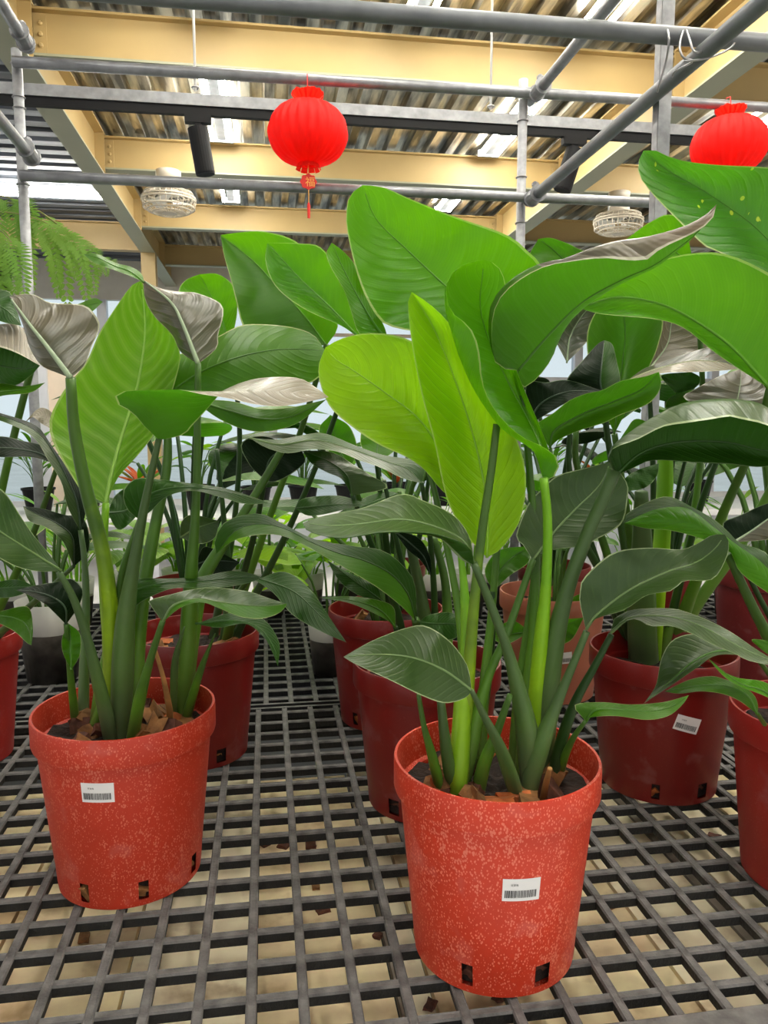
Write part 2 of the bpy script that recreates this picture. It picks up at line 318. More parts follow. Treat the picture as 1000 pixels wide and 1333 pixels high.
# ------------------------------------------------------------------ the building
struct(boxo('floor', -7, 9, -3, 11.3, -.1, 0, M['floor']))
struct(boxo('ground', -40, 40, -40, 60, -.3, -.12, M['ground']))
DZ = 3.56
def deck(name, x0, x1, y0, y1, z, along, mat, pitch=.16, h=.055):
    prof = []; a0, a1 = (x0, x1) if along == 'y' else (y0, y1); a = a0
    while a < a1:
        for da, dz in ((0, 0), (.052, 0), (.068, h), (.135, h), (.150, 0)):
            prof.append((min(a+da, a1), dz))
        a += pitch
    v = []; f = []
    for q, dz in prof:
        for e in ((y0, y1) if along == 'y' else (x0, x1)): v.append((q, e, z+dz) if along == 'y' else (e, q, z+dz))
    for i in range(len(prof)-1): f.append((2*i, 2*i+1, 2*i+3, 2*i+2))
    b = MB(); b.add(v, f)
    b.box(x0, x1, y0, y1, z+h+.03, z+h+.08)
    return struct(link(name, b.me(name), mat))
deck('ceiling', -1.24, 2.48, -2.6, 11.2, DZ, 'y', M['deck'])
deck('ceiling', -6.9, -1.24, -2.6, 11.2, DZ, 'x', M['deck2'], .2)
deck('ceiling', 2.48, 8.9, -2.6, 11.2, DZ, 'y', M['deck'])
def ibeam(name, along, c, a0, a1, z0, z1, fw, mw, mu):
    b = MB(); t = .012
    def bx(c0, c1, q0, q1, mi=0):
        if along == 'x': b.box(a0, a1, c0, c1, q0, q1, mi)
        else: b.box(c0, c1, a0, a1, q0, q1, mi)
    bx(c-fw/2, c+fw/2, z0, z0+t, 1); bx(c-fw/2, c+fw/2, z1-t, z1); bx(c-.006, c+.006, z0+t, z1-t)
    o = struct(link(name, b.me(name), [mw, mu])); return o
GX = [-1.235, 2.48]
for i, gx in enumerate(GX):
    g = ibeam('trim_%d' % (i+1), 'y', gx, -2.6, 11.2, 3.24, DZ, .15, M['cream'], M['greenish'])
k = 3
bolt = MB(); bolt.lathe([(0, 0), (.013, 0), (.013, .005), (.008, .010), (0, .011)], 10)
bolt_me = bolt.me('bolt'); bolt_me.materials.append(M['cream'])
for n, y in enumerate([-.83, .95, 2.72, 4.51, 6.32, 8.05, 9.85]):
    o = ibeam('trim_%d' % k, 'x', y, GX[0]+.01, GX[1]-.01, 3.29, 3.53, .10, M['cream'], M['greenish']); k += 1
    for sx, gx in ((1, GX[0]), (-1, GX[1])):                    # end plates with bolts
        pl = boxo('end_plate', min(gx, gx+sx*.075), max(gx, gx+sx*.075), y-.055, y-.043, 3.26, 3.55, M['cream'], o)
        pl2 = boxo('splice_plate', min(gx+sx*.07, gx+sx*.135), max(gx+sx*.07, gx+sx*.135), y-.014, y-.004, 3.31, 3.51, M['cream'], o)
        if 3 < y < 9:
            for bz in (3.355, 3.41, 3.465):
                bo = bpy.data.objects.new('bolt', bolt_me); COL.objects.link(bo); bo.parent = o
                bo.location = (gx+sx*.105, y-.014, bz); bo.rotation_euler = (PI/2, 0, 0)
for y in (2.9, 8.95):                                     # beams of the left bay
    ibeam('trim_%d' % k, 'x', y, -6.9, GX[0]-.01, 3.26, 3.55, .12, M['cream'], M['cream']); k += 1
for y in (4.51, 6.32, 8.05):
    ibeam('trim_%d' % k, 'x', y, GX[1]+.01, 8.9, 3.29, 3.53, .10, M['cream'], M['greenish']); k += 1
struct(boxo('trim_%d' % k, -1.31, -1.16, 8.9, 9.05, 0, 3.24, M['cream'])); k += 1
struct(boxo('trim_%d' % k, 2.40, 2.56, 8.9, 9.05, 0, 3.24, M['cream'])); k += 1
# back wall: low wall, posts, header, window bays
WY = 11.0
struct(boxo('wall_back', -6.9, 8.9, WY, WY+.12, 0, .35, M['white']))
struct(boxo('wall_header', -6.9, 8.9, WY, WY+.12, 3.05, 3.6, M['wall']))
struct(boxo('wall_right', 8.8, 8.9, -2.6, 11.2, 0, 3.6, M['wall']))
xs = [-6.9, -4.0, -2.15, .1, 2.4, 4.6, 6.8, 8.9]
for i in range(len(xs)-1):
    w = struct(boxo('window_%d' % (i+1), xs[i]+.06, xs[i+1]-.06, WY+.05, WY+.06, .35, 3.05, M['glass']))
    boxo('window_frame', xs[i]-.06, xs[i]+.06, WY-.02, WY+.12, .35, 3.05, M['frame'], w)
    boxo('window_rail', xs[i]+.06, xs[i+1]-.06, WY, WY+.1, 1.98, 2.08, M['frame'], w)
    boxo('window_rail', xs[i]+.06, xs[i+1]-.06, WY, WY+.1, 2.62, 2.66, M['peach'], w)
# left wall with posts, peach panel and louvres
c0 = atY(58, 560, 8.6); c1 = atY(84, 560, 8.6)
struct(boxo('wall_left', c0.x+.06, c1.x+.25, 8.6, 8.7, 0, 2.35, M['peach']))
struct(boxo('trim_%d' % k, c0.x-.08, c0.x+.06, 8.55, 8.69, 0, 2.4, M['frame'])); k += 1
lou = struct(boxo('window_8', -4.6, c0.x-.08, 8.63, 8.65, 1.72, 2.3, M['louvre']))
for i in range(6): boxo('louvre_slat', -4.6, c0.x-.08, 8.58, 8.65, 1.72+i*.095, 1.755+i*.095, M['white'] if i % 2 else M['louvre'], lou)

# ------------------------------------------------------------------ ceiling lamps
def fixture(x, y, z=3.46, ln=1.2, along='y', label='', grp='fluorescent lamps under the roof deck'):
    r = empty('ceiling_lamp', (x, y, z+.06), label, 'lamp', grp, 0 if along == 'y' else PI/2)
    b = MB(); b.box(-.032, .032, -ln/2, ln/2, -.012, .055); b.box(-.085, .085, -ln/2-.012, -ln/2+.012, -.03, .02); b.box(-.085, .085, ln/2-.012, ln/2+.012, -.03, .02)
    local('batten', b.me('batten'), M['steel_dull'], r)
    for sx in (-.066, .066):
        b = MB(); b.tube([(sx, -ln/2+.02, -.015), (sx, ln/2-.02, -.015)], .016, 10); local('tube', b.me('tube'), M['tube'], r, smooth=True)
    return r
lab = 'white twin tube fluorescent lamp under the roof deck'
row = {-.29: 'in the row nearest the left girder', .83: 'in the middle row', 1.78: 'in the row nearest the right girder'}
bay = {.0: 'above the bench front', 1.85: 'above the bench rear', 3.62: 'just behind the track', 5.6: 'one beam behind the track', 7.2: 'by the far cream beam'}
for x in (-.29, .83, 1.78):
    for y in (.0, 1.85, 3.62, 5.6, 7.2):
        if x == .83 and y in (5.6, 7.2): continue
        fixture(x, y, 3.46, 1.15, 'y', 'twin tube ceiling lamp '+row[x]+' '+bay[y])
for x, y in ((3.6, 5.5), (3.6, 1.5), (5.2, 3.5)): fixture(x, y, 3.46, 1.2, 'y', lab+(' beyond the right girder' if x < 4 and y > 5 else ' beside the right girder over the bench' if x < 4 else ' far beyond the right girder'))
fixture(-1.98, 7.55, 3.40, 1.2, 'x', 'single bright fluorescent lamp across the bay beside the left girder', None)
fixture(-2.6, 2.0, 3.40, 1.2, 'x', lab+' in the bay with bluish sheeting')

# ------------------------------------------------------------------ pipe frame over the benches
pf = empty('pipe_frame', (0.81, 2.45, T), 'galvanised pipe frame with clamped joints standing on the bench', 'frame')
PY_ = 2.45; pr_ = .0155
def pipe(name, a, b, r=pr_, mat='steel', parent=pf): return tubeo(name, [a, b], r, M[mat], parent, 16)
mpx = atY(680, 180, PY_).x; lpx = atY(27, 180, PY_).x
pm = pipe('post', (mpx, PY_, T), (mpx, PY_, 2.455), .0145, 'post'); pl_ = pipe('post', (lpx, PY_, T), (lpx, PY_, 2.44), .0145, 'post')
pr_post = None
a, b = atY(110, 86, PY_-.03), atY(1000, 140, PY_-.03); d = (b-a); pipe('cross_pipe', a-d*.09, b+d*.5)
a, b = atY(110, 232, PY_-.03), atY(850, 264, PY_-.03); d = (b-a); pipe('cross_pipe', a-d*.10, b+d*.9)
zl = atX(697, 247, mpx+.03).z; zlow = 2.09
pipe('long_pipe', (mpx+.018, .55, 2.083), (mpx+.018, PY_-.02, 2.083), .0165, 'steel_dull')
pipe('long_pipe', (mpx+.03, .55, 2.40), (mpx+.03, PY_+.02, 2.40))
pipe('long_pipe', (lpx+.035, .4, 2.166), (lpx+.035, PY_, 2.14)); pipe('long_pipe', (lpx+.035, .4, 2.468), (lpx+.035, PY_, 2.445))
P1Y = 1.47; a, b = atY(300, 2, P1Y), atY(1000, 56, P1Y); d = b-a
pipe('cross_pipe', a-d*1.2, b+d*.5, .0165, 'steel_dull')
pp = atY(865, 150, 1.64)
b_ = MB(); x, y = pp.x, pp.y; b_.box(x-.014, x+.014, y-.002, y+.002, T, 2.9); b_.box(x-.014, x-.011, y, y+.026, T, 2.9); b_.box(x+.011, x+.014, y, y+.026, T, 2.9)
chp = link('channel_post', b_.me('channel_post'), M['post'], pf)
def clamp(p, ax, parent=pf):                        # sleeve with two collars and a bolt
    b = MB(); p = Vector(p); ax = Vector(ax).normalized(); b.tube([p-ax*.03, p+ax*.03], .0215, 14); b.tube([p-ax*.032, p-ax*.026], .026, 14); b.tube([p+ax*.026, p+ax*.032], .026, 14)
    b.tube([p+Vector((0, 0, .015)), p+Vector((0, 0, .042))], .006, 6); b.tube([p+Vector((0, 0, .03)), p+Vector((0, 0, .038))], .011, 6)
    link('clamp', b.me('clamp'), M['steel'], parent, False)
clamp((lpx+.035, PY_-.06, 2.448), (0, 1, -.1)); clamp((lpx+.035, PY_-.06, 2.142), (0, 1, -.1)); clamp((mpx+.018, PY_-.08, 2.083), (0, 1, 0)); clamp((mpx+.03, PY_-.07, 2.40), (0, 1, 0))
def ring(p, ax, r, w=.0022, parent=pf, name='wire_tie'):
    p = Vector(p); ax = Vector(ax).normalized(); u = ax.orthogonal().normalized(); v = ax.cross(u)
    b = MB(); b.tube([p+(u*math.cos(q*PI/8)+v*math.sin(q*PI/8))*r+ax*.002*q/16 for q in range(17)], w, 5, False); link(name, b.me(name), M['wire'], parent, True)
for (xx, zz) in ((mpx, 2.33), (mpx, 2.16), (mpx, 2.02), (lpx, 2.40), (lpx, 2.31), (lpx, 2.28), (lpx, 2.07)): ring((xx, PY_, zz), (0, 0, 1), .0165)
def wire(px, Y, w=.0022, parent=pf):
    P = catmull([tuple(atY(x, y, Y+dy)) for x, y, dy in px], 26); tubeo('tie_wire', P, w, M['wire'], parent, 5)
wire([(868, 36, 0), (871, 52, -.02), (867, 80, 0), (858, 110, .02), (856, 120, .03)], P1Y-.01)
wire([(890, 37, 0), (885, 60, -.03), (890, 75, -.04), (902, 80, -.03), (880, 92, -.02), (875, 100, 0)], P1Y-.01)
wire([(893, 37, 0), (899, 55, -.03), (905, 68, -.04), (925, 62, -.03), (947, 44, 0)], P1Y-.01)
wire([(890, 80, -.04), (920, 76, -.04), (950, 63, -.01), (962, 45, .01)], P1Y-.01)

# ------------------------------------------------------------------ track rail, rods, spot lamps
RY = 3.2
a, b = atY(60, 118, RY), atY(640, 165, RY); zr = (a.z+b.z)/2
tr = empty('track_rail', (0.6, RY, zr+.03), 'long grey channel carrying a black lighting track under the beams', 'track rail')
boxo('channel', -2.4, 3.6, RY-.02, RY+.02, zr-.01, zr+.032, M['steel'], tr); boxo('track', -2.4, 3.6, RY-.012, RY+.012, zr-.042, zr-.01, M['black'], tr)
for px_ in (253, 640):
    p = atY(px_, 60, RY); tubeo('hanger_rod', [(p.x, RY, zr+.05), (p.x, RY, 3.57)], .005, M['white'], tr, 8)
    ring((p.x, RY, zr+.06), (0, 0, 1), .012, .004, tr, 'rod_nut')
def spot(px_, tilt, yaw, lb):
    x = atY(px_, 160, RY).x; r = empty('spot_lamp', (x, RY, zr-.042), lb, 'spotlight', None)
    b = MB(); b.box(-.05, .05, -.016, .016, -.028, 0); b.box(-.012, .012, -.012, .012, -.07, -.028); local('adaptor', b.me('adaptor'), M['black'], r)
    d = Vector((math.sin(tilt)*math.cos(yaw), math.sin(tilt)*math.sin(yaw), -math.cos(tilt))); p0 = Vector((0, 0, -.065))-d*.02
    b = MB(); b.tube([p0, p0+d*.165], .038, 24); b.tube([p0+d*.165, p0+d*.172, p0+d*.172, p0+d*.14], [.038, .036, .032, .031], 24)
    local('lamp_body', b.me('lamp_body'), M['black'], r, smooth=False)
spot(258, .16, .3, 'black cylinder spotlight hanging from the track near the left girder'); spot(748, .30, 2.9, 'black cylinder spotlight half hidden behind a slanting pipe')

# ------------------------------------------------------------------ ceiling fans
def fan(px_, py_, Y, lb):
    c = atY(px_, py_, Y); r = empty('ceiling_fan', (c.x, c.y, 3.29), lb, 'fan', None); dz = c.z-3.29
    b = MB(); b.lathe([(0, 0), (.09, 0), (.085, -.05), (.04, -.09), (.035, dz+.15), (.075, dz+.12), (.085, dz+.05), (0, dz+.05)], 24); local('motor', b.me('motor'), M['fan'], r, smooth=True)
    b = MB()
    for rr, zz in ((.20, 0), (.20, .02), (.19, -.05), (.16, -.07), (.12, -.085), (.18, .055)):
        b.tube([(rr*math.cos(q*PI/18), rr*math.sin(q*PI/18), dz+zz) for q in range(37)], .006, 5, False)
    for q in range(28):
        a = q*2*PI/28; ca, sa = math.cos(a), math.sin(a)
        b.tube([(ca*rr, sa*rr, dz+zz) for rr, zz in ((.05, -.085), (.12, -.085), (.19, -.05), (.2, .01), (.17, .06), (.07, .08))], .0035, 4, False)
    b.lathe([(0, dz-.095), (.055, dz-.092), (.06, dz-.08), (0, dz-.08)], 20)
    local('cage', b.me('cage'), M['fan'], r)
    for q in range(3):
        a = q*2*PI/3+.4; b = MB(); v = []
        for i in range(6):
            for s in (-1, 1):
                rr = .03+.15*i/5; an = a+s*(.5-.03*i); v.append((rr*math.cos(an), rr*math.sin(an), dz+.0+s*.022))
        b.add(v, [(2*i, 2*i+1, 2*i+3, 2*i+2) for i in range(5)]); local('blade', b.me('blade'), M['white'], r)
    for s in (-1, 1):
        b = MB(); b.tube([(s*.085, 0, -.0), (s*.085, 0, dz+.07)], .01, 6); local('bracket', b.me('bracket'), M['white'], r)
fan(220, 262, 6.25, 'beige caged orbit fan under the beam beside the left girder'); fan(805, 290, 6.25, 'beige caged orbit fan hanging behind the upright channel post')

# ------------------------------------------------------------------ red lanterns
def glyph(txt, size):
    c = bpy.data.curves.new('t', 'FONT'); c.body = txt; c.size = size; o = bpy.data.objects.new('t', c); COL.objects.link(o)
    dg = bpy.context.evaluated_depsgraph_get(); me = bpy.data.meshes.new_from_object(o.evaluated_get(dg))
    v = [p.co.copy() for p in me.vertices]; f = [tuple(p.vertices) for p in me.polygons]
    bpy.data.objects.remove(o); bpy.data.curves.remove(c); bpy.data.meshes.remove(me)
    return v, f
def lantern(px_, py_, w, lb, Y=PY_-.05):
    c = atY(px_, py_, Y); r = empty('paper_lantern', c, lb, 'lantern', None)
    rx = w/2; rz = rx*.78; RR = random.Random(3)
    b = MB(); n = 96; prof = []
    for i in range(25):
        a = -PI/2+PI*i/24; prof.append((rx*max(.16, math.cos(a)**.8 if math.cos(a) > 0 else 0), rz*math.sin(a)))
    b.lathe(prof, n)
    v = []
    for (x, y, z) in b.v:
        q = math.atan2(y, x); k = 1+.045*math.cos(q*24)+.02*noise.noise(Vector((x*30, y*30, z*40))); v.append((x*k, y*k, z))
    b.v = v; local('body', b.me('body'), M['redpaper'], r, smooth=True)
    b = MB()
    for q in range(16):                            # ruffled petals at the neck
        a = q*PI/8; L = .04+.012*RR.random(); pts = []
        for i in range(5):
            for s in (-1, 0, 1):
                rr = .016+.032*(i/4)**1.2; an = a+s*.26; pts.append((rr*math.cos(an), rr*math.sin(an), rz-.012+L*(i/4)*(1-.3*(i/4))+(.006*RR.random() if i == 4 else 0)-.004*abs(s)))
        b.add(pts, [(3*i+s, 3*i+s+1, 3*i+s+4, 3*i+s+3) for i in range(4) for s in (0, 1)])
    local('top_ruffle', b.me('top_ruffle'), M['redpaper'], r)
    b = MB()
    for q in range(10):
        a = q*PI/5; pts = []
        for i in range(3):
            for s in (-1, 0, 1):
                rr = .026+.012*(i/2); an = a+s*.29; pts.append((rr*math.cos(an), rr*math.sin(an), -rz+.012-.024*i/2-.002*(q % 2)))
        b.add(pts, [(3*i+s, 3*i+s+1, 3*i+s+4, 3*i+s+3) for i in range(2) for s in (0, 1)])
    local('bottom_ruffle', b.me('bottom_ruffle'), M['redpaper'], r)
    zc = -rz-.048; b = MB(); n = 28
    pts = [((.024+.0022*math.cos(8*q*2*PI/n))*math.cos(q*2*PI/n), (.022+.002*math.cos(8*q*2*PI/n))*math.sin(q*2*PI/n)) for q in range(n)]
    b.add([(x, -.002, zc+y) for x, y in pts]+[(x, .002, zc+y) for x, y in pts], [tuple(range(n))[::-1], tuple(range(n, 2*n))]+[(i, (i+1) % n, n+(i+1) % n, n+i) for i in range(n)])
    gv, gf = glyph('福', .03); cx_ = sum(p.x for p in gv)/len(gv); cy_ = sum(p.y for p in gv)/len(gv)
    b.add([((p.x-cx_), -.0032, zc+(p.y-cy_)) for p in gv], gf, 1)
    local('medallion', b.me('medallion'), [M['red'], M['gold']], r)
    b = MB(); b.tube([(0, 0, -rz+.01), (0, 0, zc+.02)], .0015, 5); b.tube([(0, 0, zc-.02), (0, 0, zc-.065)], .0012, 5); local('cord', b.me('cord'), M['gold'], r)
    b = MB(); b.tube([(0, 0, zc-.06), (0, 0, zc-.07), (0, 0, zc-.105)], [.002, .005, .004], 8); local('tassel', b.me('tassel'), M['red'], r)
    zt = atY(px_, 101 if px_ < 500 else 130, Y).z-c.z
    b = MB(); b.tube([(0, 0, rz), (0, .0, zt-.01), (0, .005, zt+.012), (0, .025, zt+.016), (0, .038, zt)], .0016, 5); local('hanging_string', b.me('hanging_string'), M['red'], r)
lantern(401, 174, .228, 'round red gauze lantern with gold medallion and tassel on a pipe'); lantern(949, 190, .228, 'red gauze lantern rising behind a broad spotted leaf')

# ------------------------------------------------------------------ benches
GP = .0663
def bar_me(name, ln, axis, w=.0140, d=.0170):
    prof = [(-w/2*.8, -d), (-w/2, -.003), (-w/2+.002, 0), (-w/2+.0042, -.0012), (w/2-.0042, -.0012), (w/2-.002, 0), (w/2, -.003), (w/2*.8, -d)]
    v = [];
    for e in (0, ln):
        for a, z in prof: v.append((a, e, z) if axis == 'y' else (e, a, z))
    n = len(prof); f = [(i, (i+1) % n, n+(i+1) % n, n+i) for i in range(n)]+[tuple(range(n))[::-1], tuple(range(n, 2*n))]
    me = mesh(name, v, f); me.materials.append(M['grid']); me.materials.append(M['dust'])
    for i in (1, 2, 3, 4, 5): me.polygons[i].material_index = 1
    return me
YA = .775; YB = .925+GP*15.55
SX = [-.031-GP*30.5, -.031-GP*12.5, -.031+GP*15.5, -.031+GP*33.5]
bench = empty('plant_bench', (0, 1.4, 0), 'long plant bench topped with dusty grey plastic grid panels', 'bench')
def panel(x0, x1, y0, y1, lx, ly):
    X, Y = x1-x0, y1-y0; b = MB(); t = .012; e = .002
    fe = .040 if y0 < 1 else e+t
    for q in ((e, X-e, e, fe), (e, X-e, Y-e-t, Y-e), (e, e+t, e, Y-e), (X-e-t, X-e, e, Y-e)):
        b.box(q[0], q[1], q[2], q[3], -.02, -.0005); b.add([(q[0]+.001, q[2]+.001, 0), (q[1]-.001, q[2]+.001, 0), (q[1]-.001, q[3]-.001, 0), (q[0]+.001, q[3]-.001, 0)], [(0, 1, 2, 3)], 1)
    r = local('grid_panel', b.me('grid_panel'), [M['grid'], M['dust']], bench, (x0, y0-1.4, T))
    bl = bar_me('long_bar', Y-.012, 'y'); bc = bar_me('cross_bar', X-.012, 'x')
    n = 0
    while lx+n*GP < x1-.02:
        if lx+n*GP > x0+.02: local('long_bar', bl, None, r, (lx+n*GP-x0, .006, 0))
        n += 1
    n = 0
    while ly+n*GP < y1-.02:
        if ly+n*GP > y0+fe+.01: local('cross_bar', bc, None, r, (.006, ly+n*GP-y0, -.0012))
        n += 1
for i in range(3):
    panel(SX[i], SX[i+1], YA, YB, -.031-GP*31, .925-GP*1)
    panel(SX[i]+.02, SX[i+1]+.02, YB+.012, YB+1.2, -.012-GP*31, YB+.012+GP*.75)
for y in (YA+.02, YB, YB+1.18): boxo('rail', SX[0], SX[3], y-.02, y+.02, T-.06, T-.02, M['black'], bench)
for x in (SX[0]+.05, SX[1], SX[2], SX[3]-.05):
    for y in (YA+.02, YB, YB+1.18): boxo('leg', x-.02, x+.02, y-.02, y+.02, 0, T-.06, M['steel_dull'], bench)
for y in (YA+.06, 1.72): boxo('shelf_rail', SX[0], SX[3], y-.02, y+.02, T-.19, T-.15, M['black'], bench)
px_ = -1.05; i = 0; RP = random.Random(5)
ws = [.19, .21, .2, .22, .20, .21, .02, .036, .19, .20, .155, .05, .12, .05, .16, .1, .18, .2, .2]
mt = ['wood', 'wood2', 'wood', 'wood', 'wood2', 'wood', 'wood3', 'wood2', 'wood', 'wood', 'wood2', 'wood3', 'wood2', 'wood3', 'wood', 'wood3', 'wood', 'wood', 'wood']
for w, m_ in zip(ws, mt):
    g = .003; z = T-.15+.002*RP.random(); boxo('plank', px_+g, px_+w-g, YA-.02, 1.80+.06*RP.random(), z, z+.018, M[m_], bench); px_ += w
struct(boxo('floor_shade_sheet', SX[0], SX[3], .8, 6.1, 0.0, .004, M['black']))  # added black sheet, stands in for the shade seen through the grid

# ------------------------------------------------------------------ leaves and stalks
NU = 26
def leaf(parent, mat, curves, Y, d, mid=1, name='leaf', rib=True, mats=None, wav=.0055, sub=5, nu=NU, vs=None, ribr=.0021):
    """curves: pixel polylines base -> tip (edge, midrib, edge, ...); Y: depth at base and tip; d: how far each curve bows in depth."""
    Yb, Yt = Y; K = len(curves)
    C = [catmull(c, nu) for c in curves]; G = []
    for k in range(K):
        row = []
        for i in range(nu+1):
            u = i/nu; yy = Yb+(Yt-Yb)*u+d[k]*math.sin(PI*u)**.8
            row.append(atY(C[k][i][0], C[k][i][1], yy))
        G.append(row)
    if vs is None: vs = [k/mid*.5 if k <= mid else .5+(k-mid)/(K-1-mid)*.5 for k in range(K)]
    cols = (K-1)*sub+1; V = []; UV = []; ph = R.random()*9
    for i in range(nu+1):
        P = [G[k][i] for k in range(K)]; E = [P[0]*2-P[1]]+P+[P[-1]*2-P[-2]]
        for j in range(cols):
            s = min(K-2, j//sub); t = (j-s*sub)/sub; a, b, c, e = E[s:s+4]
            p = .5*((2*b)+(c-a)*t+(2*a-5*b+4*c-e)*t*t+(3*b-a-3*c+e)*t**3)
            v = vs[s]+(vs[s+1]-vs[s])*t; u = i/nu
            n = wav*math.sin(PI*u)*abs(2*v-1)**1.5*(math.sin(u*17+ph+(3 if v > .5 else 0))+.5*math.sin(u*41+ph*3+(1 if v > .5 else 0)))
            V.append(p+(p-CAM).normalized()*n); UV.append((u, v))
    f = []; mi = []
    for i in range(nu):
        for j in range(cols-1):
            a = i*cols+j; f.append((a, a+1, a+cols+1, a+cols)); mi.append(j//sub)
    me = mesh(name, V, f); setuv(me, UV)
    if mats:
        ml = []
        for q in mats:
            for w in (q if isinstance(q, tuple) else (q,)):
                if isinstance(w, str) and w not in ml: ml.append(w)
        for q in ml: me.materials.append(LM[q])
        for n_, (p, q) in enumerate(zip(me.polygons, mi)):
            w = mats[q]
            if isinstance(w, tuple): w = w[0] if n_//(cols-1)/nu < w[2] else w[1]
            p.material_index = ml.index(w)
    o = link(name, me, LM[mat], parent, True)
    if rib:
        cm = mid*sub; P = [V[i*cols+cm] for i in range(nu+1)]
        tubeo('midrib', P[:-1], [ribr*(1-.75*i/nu) for i in range(nu)], MR[mat], o, 6)
    return o
def stalk(parent, pts, Yt, zsoil, mat='green', flat=.8, end=None):
    """pts: (pixel x, pixel y, width in pixels) from the leaf down to the soil."""
    x, y, w = pts[-1]; pe = atZ(x, y, zsoil) if end is None else Vector(end)
    n = 22; P = catmull([tuple(p) for p in pts], n); out = []; rad = []
    y0, y1 = P[0][1], P[-1][1]
    for i, p in enumerate(P):
        k = min(1, max(0, (p[1]-y0)/max(1, (y1-y0)))); Y = Yt+(pe.y-Yt)*k; q = atY(p[0], p[1], Y); out.append(q); rad.append(p[2]*q.y/1000*.5*(1+.16*k))
    out.append(out[-1]+Vector((0, 0, -.03))); rad.append(rad[-1])
    o = tubeo('leaf_stalk', out, rad, SM[mat], parent, 10, flat); setuv(o.data, [((k//10)/(len(out)-1), 0) for k in range(len(o.data.vertices))]); return o

# ------------------------------------------------------------------ pots
PR = .1414; PH = .278; PB = .111
def pot_me(name, s=1.0, notch=(), NS=96):
    prof = [(0, .006), (PB-.012, .006), (PB-.006, 0), (PB, .002), (PB+.0012, .012), (PB+.0035, .042), (PB+.0042, .046), (PR-.0085, PH-.050), (PR-.0085, PH-.047), (PR-.0015, PH-.0445), (PR, PH-.040), (PR, PH-.004), (PR-.001, PH), (PR-.0045, PH),
            (PR-.0055, PH-.004), (PR-.008, PH-.045), (PR-.014, PH-.048), (PB-.002, .04)]
    def skip(i, j): return i == 4 and any(((j*360/NS-a+180) % 360-180) >= -4.6 and ((j*360/NS-a+180) % 360-180) < 4.6 for a in notch)
    b = MB(); b.lathe([(r*s, z*s) for r, z in prof], NS, skip=skip); return b.me(name)
def soil_me(s=1.0, lvl=.232):
    b = MB(); n = 40; prof = [(PB-.008, .01), (PB-.004, .05), (PR-.014, lvl*.97)]+[((PR-.0135)*k, lvl) for k in (1, .85, .65, .45, .25, .08, 0)]
    b.lathe([(r*s, z*s) for r, z in prof], n)
    v = []
    for (x, y, z) in b.v:
        if z > .2*s: z += .012*noise.noise(Vector((x*45, y*45, 3)))+.006*noise.noise(Vector((x*110, y*110, 7)))
        v.append((x, y, z))
    b.v = v; return b.me('soil')
def chip_me(seed, a, b_, c):
    rr = random.Random(seed); bm = bmesh.new(); bmesh.ops.create_cube(bm, size=1); bmesh.ops.subdivide_edges(bm, edges=bm.edges[:], cuts=1, use_grid_fill=True)
    for v in bm.verts: v.co = Vector((v.co.x*a, v.co.y*b_, v.co.z*c))*(1+.35*(rr.random()-.5))
    me = bpy.data.meshes.new('bark_chip'); bm.to_mesh(me); bm.free(); return me
CH = [chip_me(i, .030+.012*(i % 3), .022+.006*(i % 2), .016+.004*(i % 4)) for i in range(6)]
for i, m_ in enumerate(CH): m_.materials.append(M[['bark', 'bark2', 'bark', 'bark2', 'bark3', 'bark']][i] if False else M[['bark', 'bark2', 'bark', 'bark2', 'bark3', 'bark'][i]])
def label_on(pot, root, px_, py_, tilt=0.0, w=.048, h=.031, s=1.0):
    """paper price label bent round the pot wall where the pixel ray meets it"""
    c = root.location; r0 = ray(px_, py_); best = None
    for i in range(4000):
        p = CAM+r0*(.5+i*.0006); z = (p.z-c.z)/s
        rr = (PB+.0042+(PR-.0085-PB-.0042)*max(0, min(1, (z-.046)/(PH-.096))))*s
        if math.hypot(p.x-c.x, p.y-c.y) <= rr: best = (p, rr, z*s); break
    if not best: return
    p, rr, z0 = best; an = math.atan2(p.y-c.y, p.x-c.x); slope = (PR-.0085-PB-.0042)/(PH-.096)
    def place(u, v, off):
        u, v = u*math.cos(tilt)-v*math.sin(tilt), u*math.sin(tilt)+v*math.cos(tilt)
        r = rr+slope*v+off; a = an+u/rr; return (c.x+r*math.cos(a), c.y+r*math.sin(a), c.z+z0+v)
    b = MB(); n = 14
    b.add([place(-w/2+w*i/n, -h/2+h*j, .0006) for j in (0, 1) for i in range(n+1)], [(i, i+1, n+2+i, n+1+i) for i in range(n)])
    RB = random.Random(11); u = -w/2+.003
    while u < w/2-.005:                             # barcode
        bw = RB.choice([.0004, .0006, .0009, .0013]); b.add([place(u, -.0108, .001), place(u+bw, -.0108, .001), place(u+bw, -.0005, .001), place(u, -.0005, .001)], [(0, 1, 2, 3)], 1); u += bw+RB.choice([.0004, .0006, .0008])
    gv, gf = glyph('天堂鳥', .0032); b.add([place(-w/2+.010+q.x, .0058+q.y, .001) for q in gv], gf, 1)
    me = b.me('price_label'); o = link('price_label', me, [M['paper'], M['ink']], pot); return o
